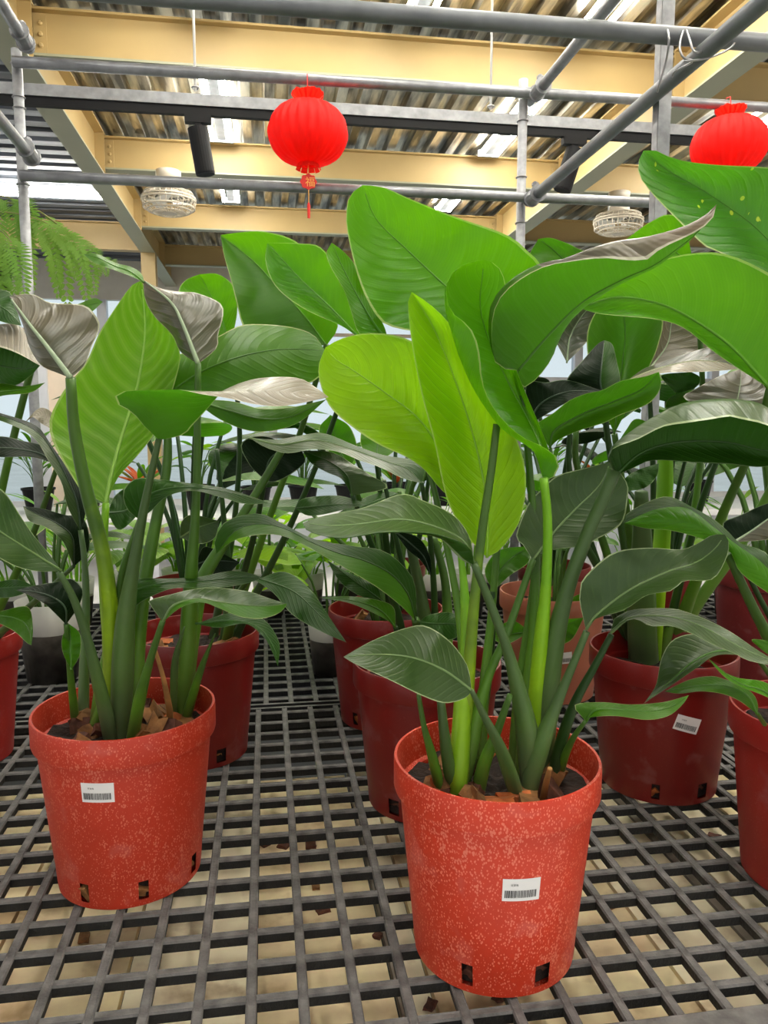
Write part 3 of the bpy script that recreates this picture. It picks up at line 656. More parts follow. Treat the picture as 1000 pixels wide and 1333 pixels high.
def potted(name, cx, cy, mat, label, s=1.0, notch=(), nchips=6, lvl=.232, cat='potted plant', group=None, seed=1):
    r = empty(name, (cx, cy, T), label, cat, group)
    p = local('pot', pot_me('pot', s, notch), PM[mat], r, smooth=True)
    p.data.set_sharp_from_angle(angle=math.radians(35)) if hasattr(p.data, 'set_sharp_from_angle') else None
    local('soil', soil_me(s, lvl), M['soil'], r, smooth=False)
    for a in notch:
        q = math.radians(a); local('bark_chip', CH[int(a) % 6], None, r, ((PB-.015)*s*math.cos(q), (PB-.015)*s*math.sin(q), .026*s), (a, .4, q), (.5, .5, 1.1))
    rr = random.Random(seed)
    for i in range(nchips):
        a = rr.random()*2*PI; q = (PR-.045)*s*math.sqrt(.2+.8*rr.random()); k = .6+.6*rr.random()
        local('bark_chip', CH[rr.randrange(6)], None, r, (q*math.cos(a), q*math.sin(a), lvl*s+.004), (rr.random(), rr.random(), rr.random()*6), (k, k, k))
    return r, p
ZS = T+.232
pA, potA = potted('potted_plant', .307, .982, 'front', 'tall lime and green leaved plant in a heavily speckled bright red pot', 1.0, (235, 285, 340, 20, 90, 160), 24, seed=3)
pB, potB = potted('potted_plant', -.232, 1.246, 'left', 'tall plant with a broad veined leaf in a dusty red pot', 1.005, (242, 287, 335, 20, 90, 160), 26, seed=4)
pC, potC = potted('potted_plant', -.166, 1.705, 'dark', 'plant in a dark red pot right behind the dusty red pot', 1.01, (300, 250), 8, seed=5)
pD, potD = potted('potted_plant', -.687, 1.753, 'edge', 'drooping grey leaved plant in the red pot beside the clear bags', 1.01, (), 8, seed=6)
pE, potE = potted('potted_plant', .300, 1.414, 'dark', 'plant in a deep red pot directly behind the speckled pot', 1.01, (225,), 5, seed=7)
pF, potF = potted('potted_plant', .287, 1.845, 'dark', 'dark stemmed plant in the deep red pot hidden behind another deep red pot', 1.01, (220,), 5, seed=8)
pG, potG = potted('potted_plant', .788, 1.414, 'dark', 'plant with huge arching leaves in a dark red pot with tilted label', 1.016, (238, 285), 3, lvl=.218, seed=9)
pH, potH = potted('potted_plant', .876, 1.060, 'edge', 'plant with curling narrow leaves in the red pot with gritty soil', 1.01, (200,), 4, seed=10)
pI, potI = potted('potted_plant', .766, 1.961, 'terra', 'small leafy plant in a pale terracotta pot with price label', 1.02, (), 6, seed=12)
pJ, potJ = potted('potted_plant', 1.44, 1.98, 'maroon', 'tall stemmed plant in a maroon pot at the bench rear', 1.19, (), 4, seed=13)
label_on(potA, pA, 679, 1158, -.02); label_on(potB, pB, 127, 1032, .0); label_on(potG, pG, 895, 943, -.28, s=1.016); label_on(potI, pI, 733, 857, .10, s=1.02)

def Lf(p, mat, L, Mi, Rr, Y, d=(0, .02, 0), **k): return leaf(p, mat, [L, Mi, Rr], Y, d, **k)
def St(p, pts, Y, mat='green', **k): return stalk(p, pts, Y, ZS, mat, **k)

# ---- plant A : speckled front pot
Lf(pA, 'lime', [(634, 726), (612, 702), (588, 665), (577, 632), (566, 578), (549, 513), (536, 445), (531, 395), (536, 380)],
   [(634, 726), (634, 660), (622, 590), (598, 510), (566, 430), (536, 380)],
   [(634, 726), (655, 712), (678, 675), (685, 625), (676, 580), (655, 540), (630, 500), (605, 460), (588, 425), (562, 398), (536, 380)], (1.02, 1.06), (-.02, .025, -.02))
leaf(pA, 'bright', [[(708, 627), (724, 618), (727, 598), (706, 581), (682, 570), (658, 550), (638, 523), (628, 496), (626, 475), (622, 448), (611, 425), (590, 408), (581, 385), (586, 360), (605, 344), (630, 338)],
   [(708, 627), (697, 590), (672, 572), (652, 556), (638, 537), (618, 506), (600, 470), (590, 440), (583, 412), (582, 385), (592, 358), (608, 345), (630, 338)],
   [(708, 627), (706, 590), (690, 550), (668, 510), (648, 470), (632, 430), (625, 395), (628, 360), (630, 338)],
   [(708, 627), (718, 600), (705, 560), (688, 520), (672, 480), (660, 440), (659, 400), (658, 368), (648, 346), (630, 338)]], (.97, 1.02), (-.045, -.0, .05, .03), mid=2)
leaf(pA, 'green', [[(675, 482), (650, 478), (642, 460), (641, 420), (651, 389), (676, 365), (710, 347), (740, 341), (784, 336), (820, 339), (845, 337), (860, 324), (892, 309), (913, 298), (928, 284), (933, 266)],
   [(675, 482), (656, 474), (644, 452), (642, 420), (648, 393), (672, 365), (708, 345), (737, 339), (766, 326), (800, 314), (842, 308), (892, 294), (924, 276), (933, 266)],
   [(675, 482), (700, 452), (722, 428), (760, 392), (812, 363), (850, 346), (880, 325), (910, 300), (933, 266)],
   [(675, 482), (677, 505), (698, 494), (720, 464), (725, 440), (735, 424), (775, 388), (815, 364), (850, 348), (885, 322), (912, 298), (933, 266)]],
   (1.02, .93), (-.05, -.035, .03, .07), mid=2, mats=[('green', 'silver', .40), 'green', 'green'], vs=[0, .12, .5, 1])
Lf(pA, 'bright', [(665, 450), (600, 440), (545, 432), (516, 427), (496, 418), (476, 386), (462, 346), (452, 300), (451, 275), (456, 254), (472, 241)],
   [(665, 450), (620, 405), (580, 372), (530, 325), (490, 285), (472, 241)],
   [(665, 450), (700, 410), (707, 352), (690, 330), (660, 306), (592, 282), (532, 258), (500, 244), (472, 241)], (1.12, 1.16), (-.02, .03, -.01))
Lf(pA, 'bright', [(505, 445), (480, 440), (466, 432), (458, 408), (448, 378), (432, 350), (425, 330), (432, 316)], [(505, 445), (486, 420), (465, 385), (446, 348), (432, 316)],
   [(505, 445), (500, 424), (480, 388), (464, 348), (448, 328), (432, 316)], (1.15, 1.17), (-.02, .01, .02))
Lf(pA, 'lime', [(598, 650), (577, 640), (553, 612), (529, 595), (492, 578), (455, 553), (430, 530), (417, 500), (415, 475), (424, 452)],
   [(598, 650), (575, 590), (545, 545), (500, 510), (460, 482), (437, 468), (424, 452)],
   [(598, 650), (600, 560), (575, 490), (545, 450), (512, 436), (475, 434), (444, 441), (424, 452)], (1.08, 1.10), (-.02, .025, .0))
leaf(pA, 'grey', [[(617, 735), (613, 704), (600, 680), (582, 665), (552, 652), (523, 643), (473, 661), (419, 672), (394, 681)],
   [(617, 735), (611, 716), (598, 700), (562, 684), (520, 676), (470, 682), (430, 684), (394, 681)], [(617, 735), (614, 718), (602, 707), (566, 695), (525, 692), (494, 693), (444, 700), (404, 692), (394, 681)],
   [(617, 735), (602, 730), (588, 716), (570, 700), (530, 694), (494, 694), (444, 699), (404, 692), (394, 681)]], (.93, .90), (.05, .0, -.045, -.03), mid=1, mats=['grey', 'grey', 'dark'], vs=[0, .5, .9, 1])
Lf(pA, 'grey', [(614, 899), (611, 875), (604, 858), (584, 833), (555, 815), (530, 817), (487, 833), (447, 855)], [(614, 899), (580, 874), (540, 857), (495, 852), (447, 855)],
   [(614, 899), (609, 906), (598, 912), (577, 915), (548, 905), (505, 884), (462, 864), (447, 855)], (.87, .84), (.05, .01, -.04))
Lf(pA, 'grey', [(694, 729), (680, 708), (672, 697), (687, 657), (705, 637), (726, 619), (760, 610), (795, 601)], [(694, 729), (721, 693), (748, 664), (780, 632), (795, 601)],
   [(694, 729), (719, 716), (759, 711), (777, 702), (809, 682), (817, 650), (816, 628), (795, 601)], (1.0, 1.03), (.01, .01, -.01))
leaf(pA, 'dark', [[(802, 618), (792, 596), (800, 583), (830, 572), (862, 556), (890, 551), (925, 546), (950, 542), (967, 546), (1000, 554), (1065, 585)],
   [(802, 618), (795, 588), (820, 563), (851, 543), (889, 525), (925, 520), (960, 521), (1000, 531), (1065, 585)],
   [(802, 618), (830, 592), (862, 579), (900, 574), (950, 576), (1000, 587), (1065, 585)], [(802, 618), (825, 609), (851, 599), (904, 602), (950, 604), (1000, 607), (1065, 585)]],
   (.95, .90), (-.055, .0, .05, .03), mid=2, mats=['grey', 'dark', 'dark'], vs=[0, .2, .5, 1])
Lf(pA, 'grey', [(763, 820), (755, 785), (755, 770), (759, 754), (784, 729), (806, 717), (845, 713), (888, 715), (914, 704), (928, 696), (944, 696)],
   [(763, 820), (778, 800), (820, 768), (870, 744), (905, 733), (930, 715), (944, 696)],
   [(763, 820), (777, 805), (813, 794), (842, 775), (874, 769), (892, 756), (928, 754), (946, 726), (949, 706), (944, 696)], (.92, .86), (.03, .01, -.03))
Lf(pA, 'grey', [(795, 824), (800, 805), (811, 799), (827, 793), (874, 792), (901, 799), (930, 811), (957, 826), (980, 842), (1012, 862)], [(795, 824), (822, 804), (870, 803), (910, 814), (950, 835), (980, 850), (1012, 862)],
   [(795, 824), (812, 810), (829, 806), (847, 815), (874, 815), (901, 825), (926, 838), (957, 851), (975, 860), (1012, 868)], (.92, .84), (.04, .01, -.04))
Lf(pA, 'green', [(763, 939), (748, 918), (784, 914), (820, 917), (863, 914), (897, 905)], [(763, 939), (776, 924), (810, 924), (845, 926), (875, 920), (897, 905)],
   [(763, 939), (768, 934), (802, 932), (842, 937), (870, 932), (888, 918), (897, 905)], (.90, .84), (.03, .0, -.03))
Lf(pA, 'green', [(716, 583), (700, 562), (698, 552), (720, 538), (740, 522), (764, 512), (784, 508), (808, 496), (840, 490), (858, 484)], [(716, 583), (722, 560), (760, 538), (800, 522), (835, 507), (858, 484)],
   [(716, 583), (728, 572), (756, 560), (788, 550), (808, 540), (840, 528), (855, 515), (861, 500), (858, 484)], (1.06, 1.04), (-.03, .02, .0))
Lf(pA, 'green', [(642, 770), (631, 745), (640, 725), (656, 714), (692, 711)], [(642, 770), (650, 745), (668, 725), (692, 711)], [(642, 770), (663, 750), (688, 732), (692, 711)], (1.08, 1.12), (0, .01, 0))
# stalks of A
St(pA, [(647, 552, 12), (640, 610, 13), (628, 690, 14), (618, 780, 16), (610, 880, 20), (604, 960, 24), (600, 1020, 26)], .985, 'sheath')
St(pA, [(708, 622, 14), (713, 680, 15), (711, 760, 17), (704, 840, 24), (698, 920, 26), (694, 1010, 28)], .96, 'lime')
St(pA, [(800, 612, 24), (785, 650, 22), (763, 700, 22), (738, 770, 24), (722, 840, 30), (712, 920, 34), (706, 1010, 30)], .95, 'grey')
St(pA, [(617, 733, 13), (640, 790, 15), (662, 850, 18), (680, 920, 30), (688, 970, 36), (690, 1030, 26)], .93, 'grey')
St(pA, [(614, 899, 8), (632, 935, 12), (650, 970, 17), (663, 1005, 21), (674, 1040, 20)], .87, 'grey')
St(pA, [(694, 728, 11), (676, 780, 12), (658, 830, 13), (636, 880, 15), (622, 930, 22), (612, 980, 24), (602, 1025, 20)], 1.0, 'green')
St(pA, [(764, 822, 12), (742, 875, 14), (724, 918, 19), (706, 965, 28), (694, 1005, 28), (688, 1036, 24)], .92, 'grey')
St(pA, [(796, 826, 10), (774, 868, 12), (750, 912, 15), (734, 955, 18), (722, 1000, 18), (718, 1020, 16)], .92, 'dark')
St(pA, [(763, 938, 7), (748, 958, 9), (735, 985, 12), (726, 1014, 14)], .90, 'green')
St(pA, [(594, 650, 8), (597, 700, 9), (604, 760, 13), (608, 840, 22), (603, 900, 26), (598, 1000, 30), (594, 1035, 24)], 1.06, 'lime')
St(pA, [(675, 482, 10), (683, 540, 11), (690, 620, 12), (697, 720, 14), (694, 830, 18), (686, 930, 24), (680, 1010, 24)], 1.04, 'green')
St(pA, [(545, 905, 8), (552, 945, 10), (563, 985, 16), (570, 1015, 17), (572, 1030, 12)], .93, 'green')
St(pA, [(574, 912, 14), (578, 950, 17), (583, 990, 20), (590, 1030, 18)], .95, 'grey')
St(pA, [(665, 450, 8), (660, 560, 9), (650, 680, 10), (640, 800, 12), (630, 900, 16), (625, 1000, 20)], 1.1, 'green')
St(pA, [(505, 445, 8), (545, 560, 9), (575, 680, 10), (598, 800, 13), (606, 900, 18), (606, 1000, 20)], 1.15, 'green')
St(pA, [(716, 583, 9), (706, 680, 10), (690, 800, 13), (676, 900, 16), (668, 1000, 18)], 1.06, 'green')
St(pA, [(642, 770, 8), (640, 850, 10), (630, 930, 13), (624, 985, 14)], 1.06, 'dark')
St(pA, [(664, 905, 10), (648, 950, 14), (632, 990, 20), (622, 1030, 22)], .92, 'green')
St(pA, [(716, 1000, 7), (711, 1020, 9), (707, 1040, 9)], .90, 'husk')
# ---- plant B : dusty left pot
Lf(pB, 'veiny', [(138, 656), (108, 640), (96, 624), (84, 604), (70, 578), (64, 556), (68, 536), (82, 510), (94, 494), (112, 472), (128, 436), (140, 416), (170, 373), (184, 365)],
   [(138, 656), (143, 626), (155, 580), (168, 538), (180, 497), (189, 430), (184, 365)],
   [(138, 656), (150, 628), (160, 614), (180, 592), (200, 566), (217, 530), (230, 490), (235, 460), (222, 432), (197, 395), (184, 365)], (1.27, 1.33), (-.03, .03, -.02), ribr=.004)
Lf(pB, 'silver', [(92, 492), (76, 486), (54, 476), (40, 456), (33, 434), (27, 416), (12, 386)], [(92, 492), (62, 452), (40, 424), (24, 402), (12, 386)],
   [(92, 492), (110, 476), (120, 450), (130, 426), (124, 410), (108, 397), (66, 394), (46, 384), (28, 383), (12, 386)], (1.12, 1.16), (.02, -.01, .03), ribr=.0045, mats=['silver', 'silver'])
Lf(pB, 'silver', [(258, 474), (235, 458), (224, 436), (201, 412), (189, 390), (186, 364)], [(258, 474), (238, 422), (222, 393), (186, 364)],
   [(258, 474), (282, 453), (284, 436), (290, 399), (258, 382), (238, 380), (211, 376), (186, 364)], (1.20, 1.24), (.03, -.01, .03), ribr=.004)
Lf(pB, 'green', [(188, 368), (184, 356), (170, 347), (150, 342), (125, 330), (109, 331)], [(188, 368), (170, 354), (148, 346), (128, 336), (109, 331)], [(188, 368), (176, 362), (150, 352), (122, 342), (109, 331)], (1.24, 1.30), (.02, 0, -.02))
Lf(pB, 'green', [(215, 515), (209, 500), (212, 484), (224, 466), (262, 450), (288, 436), (312, 424), (340, 422), (380, 426), (408, 436), (423, 456)], [(215, 515), (260, 485), (310, 465), (360, 455), (400, 455), (423, 456)],
   [(215, 515), (260, 515), (320, 512), (380, 505), (412, 494), (425, 472), (423, 456)], (1.30, 1.34), (.04, -.02, -.03))
leaf(pB, 'green', [[(207, 573), (186, 553), (172, 537), (149, 523), (155, 511), (178, 508), (205, 508), (232, 507), (262, 513), (300, 519), (330, 526), (364, 529), (396, 524), (428, 517)],
   [(207, 573), (205, 552), (205, 535), (220, 522), (245, 515), (268, 512), (300, 508), (340, 508), (380, 511), (428, 517)],
   [(207, 573), (238, 566), (252, 552), (272, 530), (288, 512), (306, 501), (340, 492), (388, 492), (412, 505), (428, 517)]], (1.12, 1.06), (-.05, -.01, .05), mid=1, mats=[('green', 'tan', .47), ('green', 'tan', .36)], rib=False)
Lf(pB, 'green', [(250, 520), (300, 522), (340, 532), (380, 530), (425, 520)], [(250, 520), (300, 535), (340, 545), (380, 542), (425, 520)], [(250, 520), (290, 548), (335, 562), (385, 552), (425, 520)], (1.18, 1.10), (.02, 0, 0))
Lf(pB, 'dark', [(182, 677), (165, 662), (160, 641), (170, 627), (187, 622), (238, 628), (258, 630), (299, 637), (352, 655)], [(182, 677), (186, 652), (210, 638), (252, 635), (300, 642), (352, 655)],
   [(182, 677), (198, 664), (218, 646), (252, 639), (290, 648), (320, 656), (352, 655)], (1.20, 1.12), (.03, 0, -.03))
Lf(pB, 'dark', [(158, 797), (150, 775), (160, 760), (177, 753), (218, 753), (258, 751), (306, 743), (345, 752)], [(158, 797), (170, 772), (210, 760), (260, 757), (306, 752), (345, 752)],
   [(158, 797), (170, 794), (190, 780), (225, 766), (265, 766), (310, 762), (345, 752)], (1.24, 1.22), (.03, 0, -.03))
Lf(pB, 'grey', [(212, 810), (199, 792), (194, 782), (225, 773), (252, 767), (283, 765), (324, 770), (348, 778), (374, 786)], [(212, 810), (226, 788), (257, 780), (286, 784), (319, 788), (348, 789), (374, 786)],
   [(212, 810), (235, 791), (262, 784), (286, 792), (314, 803), (343, 805), (365, 797), (374, 786)], (1.10, 1.03), (.05, .0, -.04), mats=['grey', 'green'])
Lf(pB, 'grey', [(80, 743), (63, 720), (44, 697), (27, 672), (13, 650), (0, 636), (-40, 615), (-95, 640)], [(80, 743), (40, 718), (0, 692), (-45, 660), (-95, 640)],
   [(80, 743), (53, 744), (25, 739), (0, 727), (-40, 705), (-80, 680), (-95, 640)], (1.12, .98), (.05, 0, -.05))
Lf(pB, 'black', [(86, 813), (71, 798), (59, 787), (38, 775), (21, 768)], [(86, 813), (84, 790), (65, 776), (42, 770), (21, 768)], [(86, 813), (102, 790), (108, 768), (93, 753), (76, 757), (46, 762), (21, 768)], (1.19, 1.15), (-.03, 0, .04))
Lf(pB, 'green', [(93, 872), (82, 850), (81, 830), (90, 812)], [(93, 872), (92, 850), (92, 830), (90, 812)], [(93, 872), (104, 852), (104, 825), (90, 812)], (1.19, 1.2), (0, .01, 0))
Lf(pB, 'dark', [(255, 812), (300, 798), (340, 804), (363, 835), (362, 868)], [(255, 812), (300, 808), (335, 816), (356, 842), (362, 868)], [(255, 812), (285, 817), (320, 812), (344, 830), (355, 850), (362, 868)], (1.2, 1.12), (.03, 0, -.02))
Lf(pB, 'dark', [(140, 668), (155, 690), (178, 672), (196, 650), (205, 628)], [(140, 668), (165, 664), (190, 645), (205, 628)], [(140, 668), (150, 645), (175, 630), (205, 628)], (1.30, 1.34), (-.02, 0, .02))
zb = ZS
St(pB, [(92, 492, 15), (97, 560, 17), (113, 640, 19), (132, 710, 21), (142, 780, 23), (146, 860, 26), (148, 950, 28)], 1.12, 'sheath')
St(pB, [(138, 655, 11), (134, 720, 14), (138, 790, 17), (143, 860, 16), (145, 955, 14)], 1.26, 'yellow')
St(pB, [(207, 571, 10), (190, 650, 13), (175, 730, 18), (164, 800, 27), (160, 870, 32), (157, 955, 26)], 1.12, 'grey')
St(pB, [(258, 473, 10), (257, 560, 11), (255, 660, 13), (250, 730, 18), (247, 790, 24), (243, 860, 26), (236, 935, 22)], 1.20, 'green')
St(pB, [(215, 515, 10), (218, 600, 14), (203, 680, 17), (190, 750, 20), (180, 830, 22), (176, 900, 24), (172, 950, 22)], 1.30, 'green')
St(pB, [(212, 808, 8), (196, 858, 10), (182, 910, 15), (172, 965, 15)], 1.10, 'green')
St(pB, [(77, 745, 9), (96, 780, 11), (113, 830, 13), (126, 880, 17), (138, 930, 19), (143, 962, 16)], 1.12, 'grey')
St(pB, [(374, 574, 12), (335, 640, 13), (303, 690, 15), (274, 735, 20), (262, 760, 22), (250, 830, 22), (240, 930, 20)], 1.36, 'green')
St(pB, [(86, 812, 6), (90, 860, 7), (95, 910, 9), (99, 945, 10)], 1.19, 'green')
St(pB, [(105, 690, 8), (110, 730, 9), (112, 780, 11), (110, 860, 14), (108, 945, 16)], 1.34, 'grey')
St(pB, [(182, 676, 8), (160, 740, 10), (150, 810, 14), (134, 880, 18), (124, 950, 18)], 1.20, 'green')
St(pB, [(280, 825, 2), (262, 870, 9), (248, 915, 12), (242, 938, 12)], 1.20, 'green')
St(pB, [(158, 796, 8), (150, 840, 10), (138, 900, 14), (118, 955, 14)], 1.24, 'green')
St(pB, [(200, 840, 5), (212, 880, 6), (220, 920, 8), (222, 945, 8)], 1.16, 'husk')
St(pB, [(240, 816, 2), (228, 860, 9), (226, 915, 9), (226, 940, 9)], 1.2, 'grey')
# ---- plant C : behind the left pot
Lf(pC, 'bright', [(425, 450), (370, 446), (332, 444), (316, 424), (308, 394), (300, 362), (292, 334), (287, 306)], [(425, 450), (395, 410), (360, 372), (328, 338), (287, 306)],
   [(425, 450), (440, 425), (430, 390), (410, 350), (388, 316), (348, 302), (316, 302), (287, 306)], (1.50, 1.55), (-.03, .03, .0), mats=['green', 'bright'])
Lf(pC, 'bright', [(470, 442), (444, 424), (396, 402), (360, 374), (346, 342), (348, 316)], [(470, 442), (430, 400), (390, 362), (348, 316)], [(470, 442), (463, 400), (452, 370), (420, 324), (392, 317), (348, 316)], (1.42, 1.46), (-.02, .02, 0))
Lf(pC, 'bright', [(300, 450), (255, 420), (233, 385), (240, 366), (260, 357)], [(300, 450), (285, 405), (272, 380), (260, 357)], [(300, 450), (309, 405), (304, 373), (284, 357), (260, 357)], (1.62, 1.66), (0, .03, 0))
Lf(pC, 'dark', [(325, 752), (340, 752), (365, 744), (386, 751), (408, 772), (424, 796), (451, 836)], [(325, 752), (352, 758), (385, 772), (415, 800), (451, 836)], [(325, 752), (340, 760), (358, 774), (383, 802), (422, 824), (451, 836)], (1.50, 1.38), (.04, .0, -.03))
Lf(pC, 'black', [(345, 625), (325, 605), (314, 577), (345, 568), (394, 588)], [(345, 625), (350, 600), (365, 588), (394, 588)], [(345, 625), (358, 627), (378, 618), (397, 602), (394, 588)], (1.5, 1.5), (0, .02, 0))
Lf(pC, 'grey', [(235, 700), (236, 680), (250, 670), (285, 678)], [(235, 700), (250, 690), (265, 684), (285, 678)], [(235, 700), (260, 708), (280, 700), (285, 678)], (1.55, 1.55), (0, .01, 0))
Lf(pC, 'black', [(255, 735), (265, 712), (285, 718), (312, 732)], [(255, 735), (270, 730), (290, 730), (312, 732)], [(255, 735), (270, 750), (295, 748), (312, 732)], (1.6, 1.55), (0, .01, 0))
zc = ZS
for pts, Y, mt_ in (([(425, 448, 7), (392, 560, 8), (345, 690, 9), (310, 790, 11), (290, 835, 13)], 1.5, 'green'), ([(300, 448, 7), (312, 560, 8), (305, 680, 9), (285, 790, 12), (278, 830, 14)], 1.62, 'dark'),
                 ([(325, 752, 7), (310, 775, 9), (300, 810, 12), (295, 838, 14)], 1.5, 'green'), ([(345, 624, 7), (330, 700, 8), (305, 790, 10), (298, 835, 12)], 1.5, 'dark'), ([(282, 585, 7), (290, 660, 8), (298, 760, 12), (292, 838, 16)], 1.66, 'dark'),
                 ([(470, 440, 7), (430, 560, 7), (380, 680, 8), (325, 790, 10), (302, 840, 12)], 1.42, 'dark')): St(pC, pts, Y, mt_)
# ---- plant D : red pot at the far left
leaf(pD, 'dark', [[(-60, 470), (-20, 452), (0, 452), (25, 461), (52, 476)], [(-60, 470), (-25, 430), (0, 422), (26, 424), (38, 446), (52, 476)], [(-60, 470), (-25, 470), (0, 476), (30, 480), (52, 476)], [(-60, 470), (-25, 500), (0, 500), (20, 502), (40, 489), (52, 476)]],
     (1.40, 1.32), (-.05, 0, .03, .05), mid=2, mats=['tan', 'dark', 'dark'], vs=[0, .3, .5, 1])
Lf(pD, 'green', [(-60, 540), (-20, 508), (0, 499), (30, 503), (59, 498)], [(-60, 540), (-20, 520), (0, 510), (30, 507), (59, 498)], [(-60, 540), (-20, 530), (0, 516), (40, 511), (59, 498)], (1.40, 1.30), (.03, 0, -.03))
Lf(pD, 'dark', [(-40, 360), (0, 376), (15, 384), (28, 424)], [(-40, 360), (-10, 392), (10, 405), (28, 424)], [(-40, 360), (-30, 400), (0, 418), (28, 424)], (1.38, 1.32), (.03, 0, -.02))
Lf(pD, 'green', [(60, 410), (75, 398), (100, 396), (122, 388), (134, 393)], [(60, 410), (85, 402), (110, 398), (134, 393)], [(60, 410), (90, 405), (115, 408), (134, 393)], (1.55, 1.5), (.02, 0, -.02))
leaf(pB, 'black', [[(105, 692), (88, 660), (80, 628), (62, 598), (48, 574), (26, 558), (-20, 540)], [(105, 692), (100, 655), (88, 625), (70, 590), (52, 566), (28, 551), (-20, 535)], [(105, 692), (112, 662), (104, 636), (84, 604), (66, 578), (50, 556), (25, 545), (-20, 532)]], (1.34, 1.31), (-.03, .0, .04), mid=1, mats=['grey', 'black'])
Lf(pD, 'tan', [(70, 560), (55, 552), (42, 543), (30, 552)], [(70, 560), (60, 545), (48, 540), (30, 552)], [(70, 560), (70, 540), (52, 531), (30, 552)], (1.5, 1.5), (0, .01, .02), rib=False)
Lf(pD, 'black', [(76, 604), (68, 588), (50, 578), (30, 574), (0, 568), (-50, 575)], [(76, 604), (50, 590), (20, 584), (-10, 582), (-50, 575)], [(76, 604), (66, 602), (40, 595), (0, 595), (-50, 590)], (1.45, 1.35), (.03, 0, -.03))
Lf(pD, 'black', [(96, 738), (84, 709), (74, 697), (59, 686), (38, 678), (30, 659)], [(96, 738), (94, 700), (75, 682), (50, 670), (30, 659)], [(96, 738), (116, 715), (110, 676), (84, 670), (55, 662), (30, 659)], (1.45, 1.38), (-.03, 0, .03), mats=['grey', 'black'])
Lf(pD, 'green', [(-25, 802), (0, 796), (30, 789), (40, 795), (43, 820), (41, 840)], [(-25, 802), (5, 802), (28, 808), (38, 822), (41, 840)], [(-25, 802), (0, 812), (20, 823), (34, 836), (41, 840)], (1.6, 1.5), (.02, 0, -.02))
Lf(pD, 'dark', [(-30, 770), (0, 757), (25, 755), (46, 764)], [(-30, 770), (0, 766), (25, 764), (46, 764)], [(-30, 770), (0, 778), (25, 775), (46, 764)], (1.6, 1.5), (.02, 0, -.02))
for pts, Y, mt_ in (([(76, 603, 6), (45, 690, 8), (5, 780, 10), (-30, 845, 13)], 1.45, 'green'), ([(96, 737, 6), (60, 770, 8), (10, 815, 10), (-25, 850, 12)], 1.45, 'grey'), ([(-60, 470, 8), (-64, 600, 9), (-60, 750, 12), (-50, 845, 14)], 1.4, 'green'),
                 ([(-60, 540, 8), (-75, 640, 9), (-70, 760, 12), (-60, 845, 14)], 1.4, 'green'), ([(60, 410, 8), (20, 560, 9), (-10, 700, 10), (-30, 845, 13)], 1.55, 'green')): St(pD, pts, Y, mt_)
# ---- plant E : deep red pot behind the speckled pot
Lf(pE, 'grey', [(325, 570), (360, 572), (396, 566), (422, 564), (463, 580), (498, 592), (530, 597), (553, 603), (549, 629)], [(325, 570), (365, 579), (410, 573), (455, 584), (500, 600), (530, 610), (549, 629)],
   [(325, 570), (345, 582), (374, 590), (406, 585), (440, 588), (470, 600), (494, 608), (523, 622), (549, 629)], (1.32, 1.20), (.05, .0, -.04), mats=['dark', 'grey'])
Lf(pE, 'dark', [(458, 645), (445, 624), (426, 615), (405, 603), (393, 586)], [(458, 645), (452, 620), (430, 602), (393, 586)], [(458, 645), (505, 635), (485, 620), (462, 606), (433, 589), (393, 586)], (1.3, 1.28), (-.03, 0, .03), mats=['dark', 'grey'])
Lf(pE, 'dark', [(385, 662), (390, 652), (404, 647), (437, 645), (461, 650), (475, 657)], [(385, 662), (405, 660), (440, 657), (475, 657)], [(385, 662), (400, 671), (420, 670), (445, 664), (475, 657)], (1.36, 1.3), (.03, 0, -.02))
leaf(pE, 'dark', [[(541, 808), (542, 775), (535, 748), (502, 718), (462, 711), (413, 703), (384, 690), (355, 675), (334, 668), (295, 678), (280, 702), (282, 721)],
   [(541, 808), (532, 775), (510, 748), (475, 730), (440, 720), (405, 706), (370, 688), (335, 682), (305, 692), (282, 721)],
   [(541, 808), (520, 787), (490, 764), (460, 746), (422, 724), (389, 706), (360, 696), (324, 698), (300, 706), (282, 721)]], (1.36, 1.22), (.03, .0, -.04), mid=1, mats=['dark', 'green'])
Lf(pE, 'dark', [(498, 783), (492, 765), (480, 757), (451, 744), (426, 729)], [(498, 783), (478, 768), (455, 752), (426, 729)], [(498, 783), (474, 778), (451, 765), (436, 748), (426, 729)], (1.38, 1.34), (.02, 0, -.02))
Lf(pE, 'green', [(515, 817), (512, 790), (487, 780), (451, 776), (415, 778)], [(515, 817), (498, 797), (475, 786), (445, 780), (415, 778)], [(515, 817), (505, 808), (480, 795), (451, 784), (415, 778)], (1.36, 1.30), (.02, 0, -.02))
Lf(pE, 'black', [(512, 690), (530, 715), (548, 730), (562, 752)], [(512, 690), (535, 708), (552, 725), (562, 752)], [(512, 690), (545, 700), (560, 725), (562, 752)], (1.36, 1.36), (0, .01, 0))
Lf(pE, 'dark', [(545, 810), (560, 800), (590, 798), (606, 815)], [(545, 810), (565, 812), (588, 812), (606, 815)], [(545, 810), (560, 830), (590, 832), (606, 815)], (1.34, 1.28), (.02, 0, -.02))
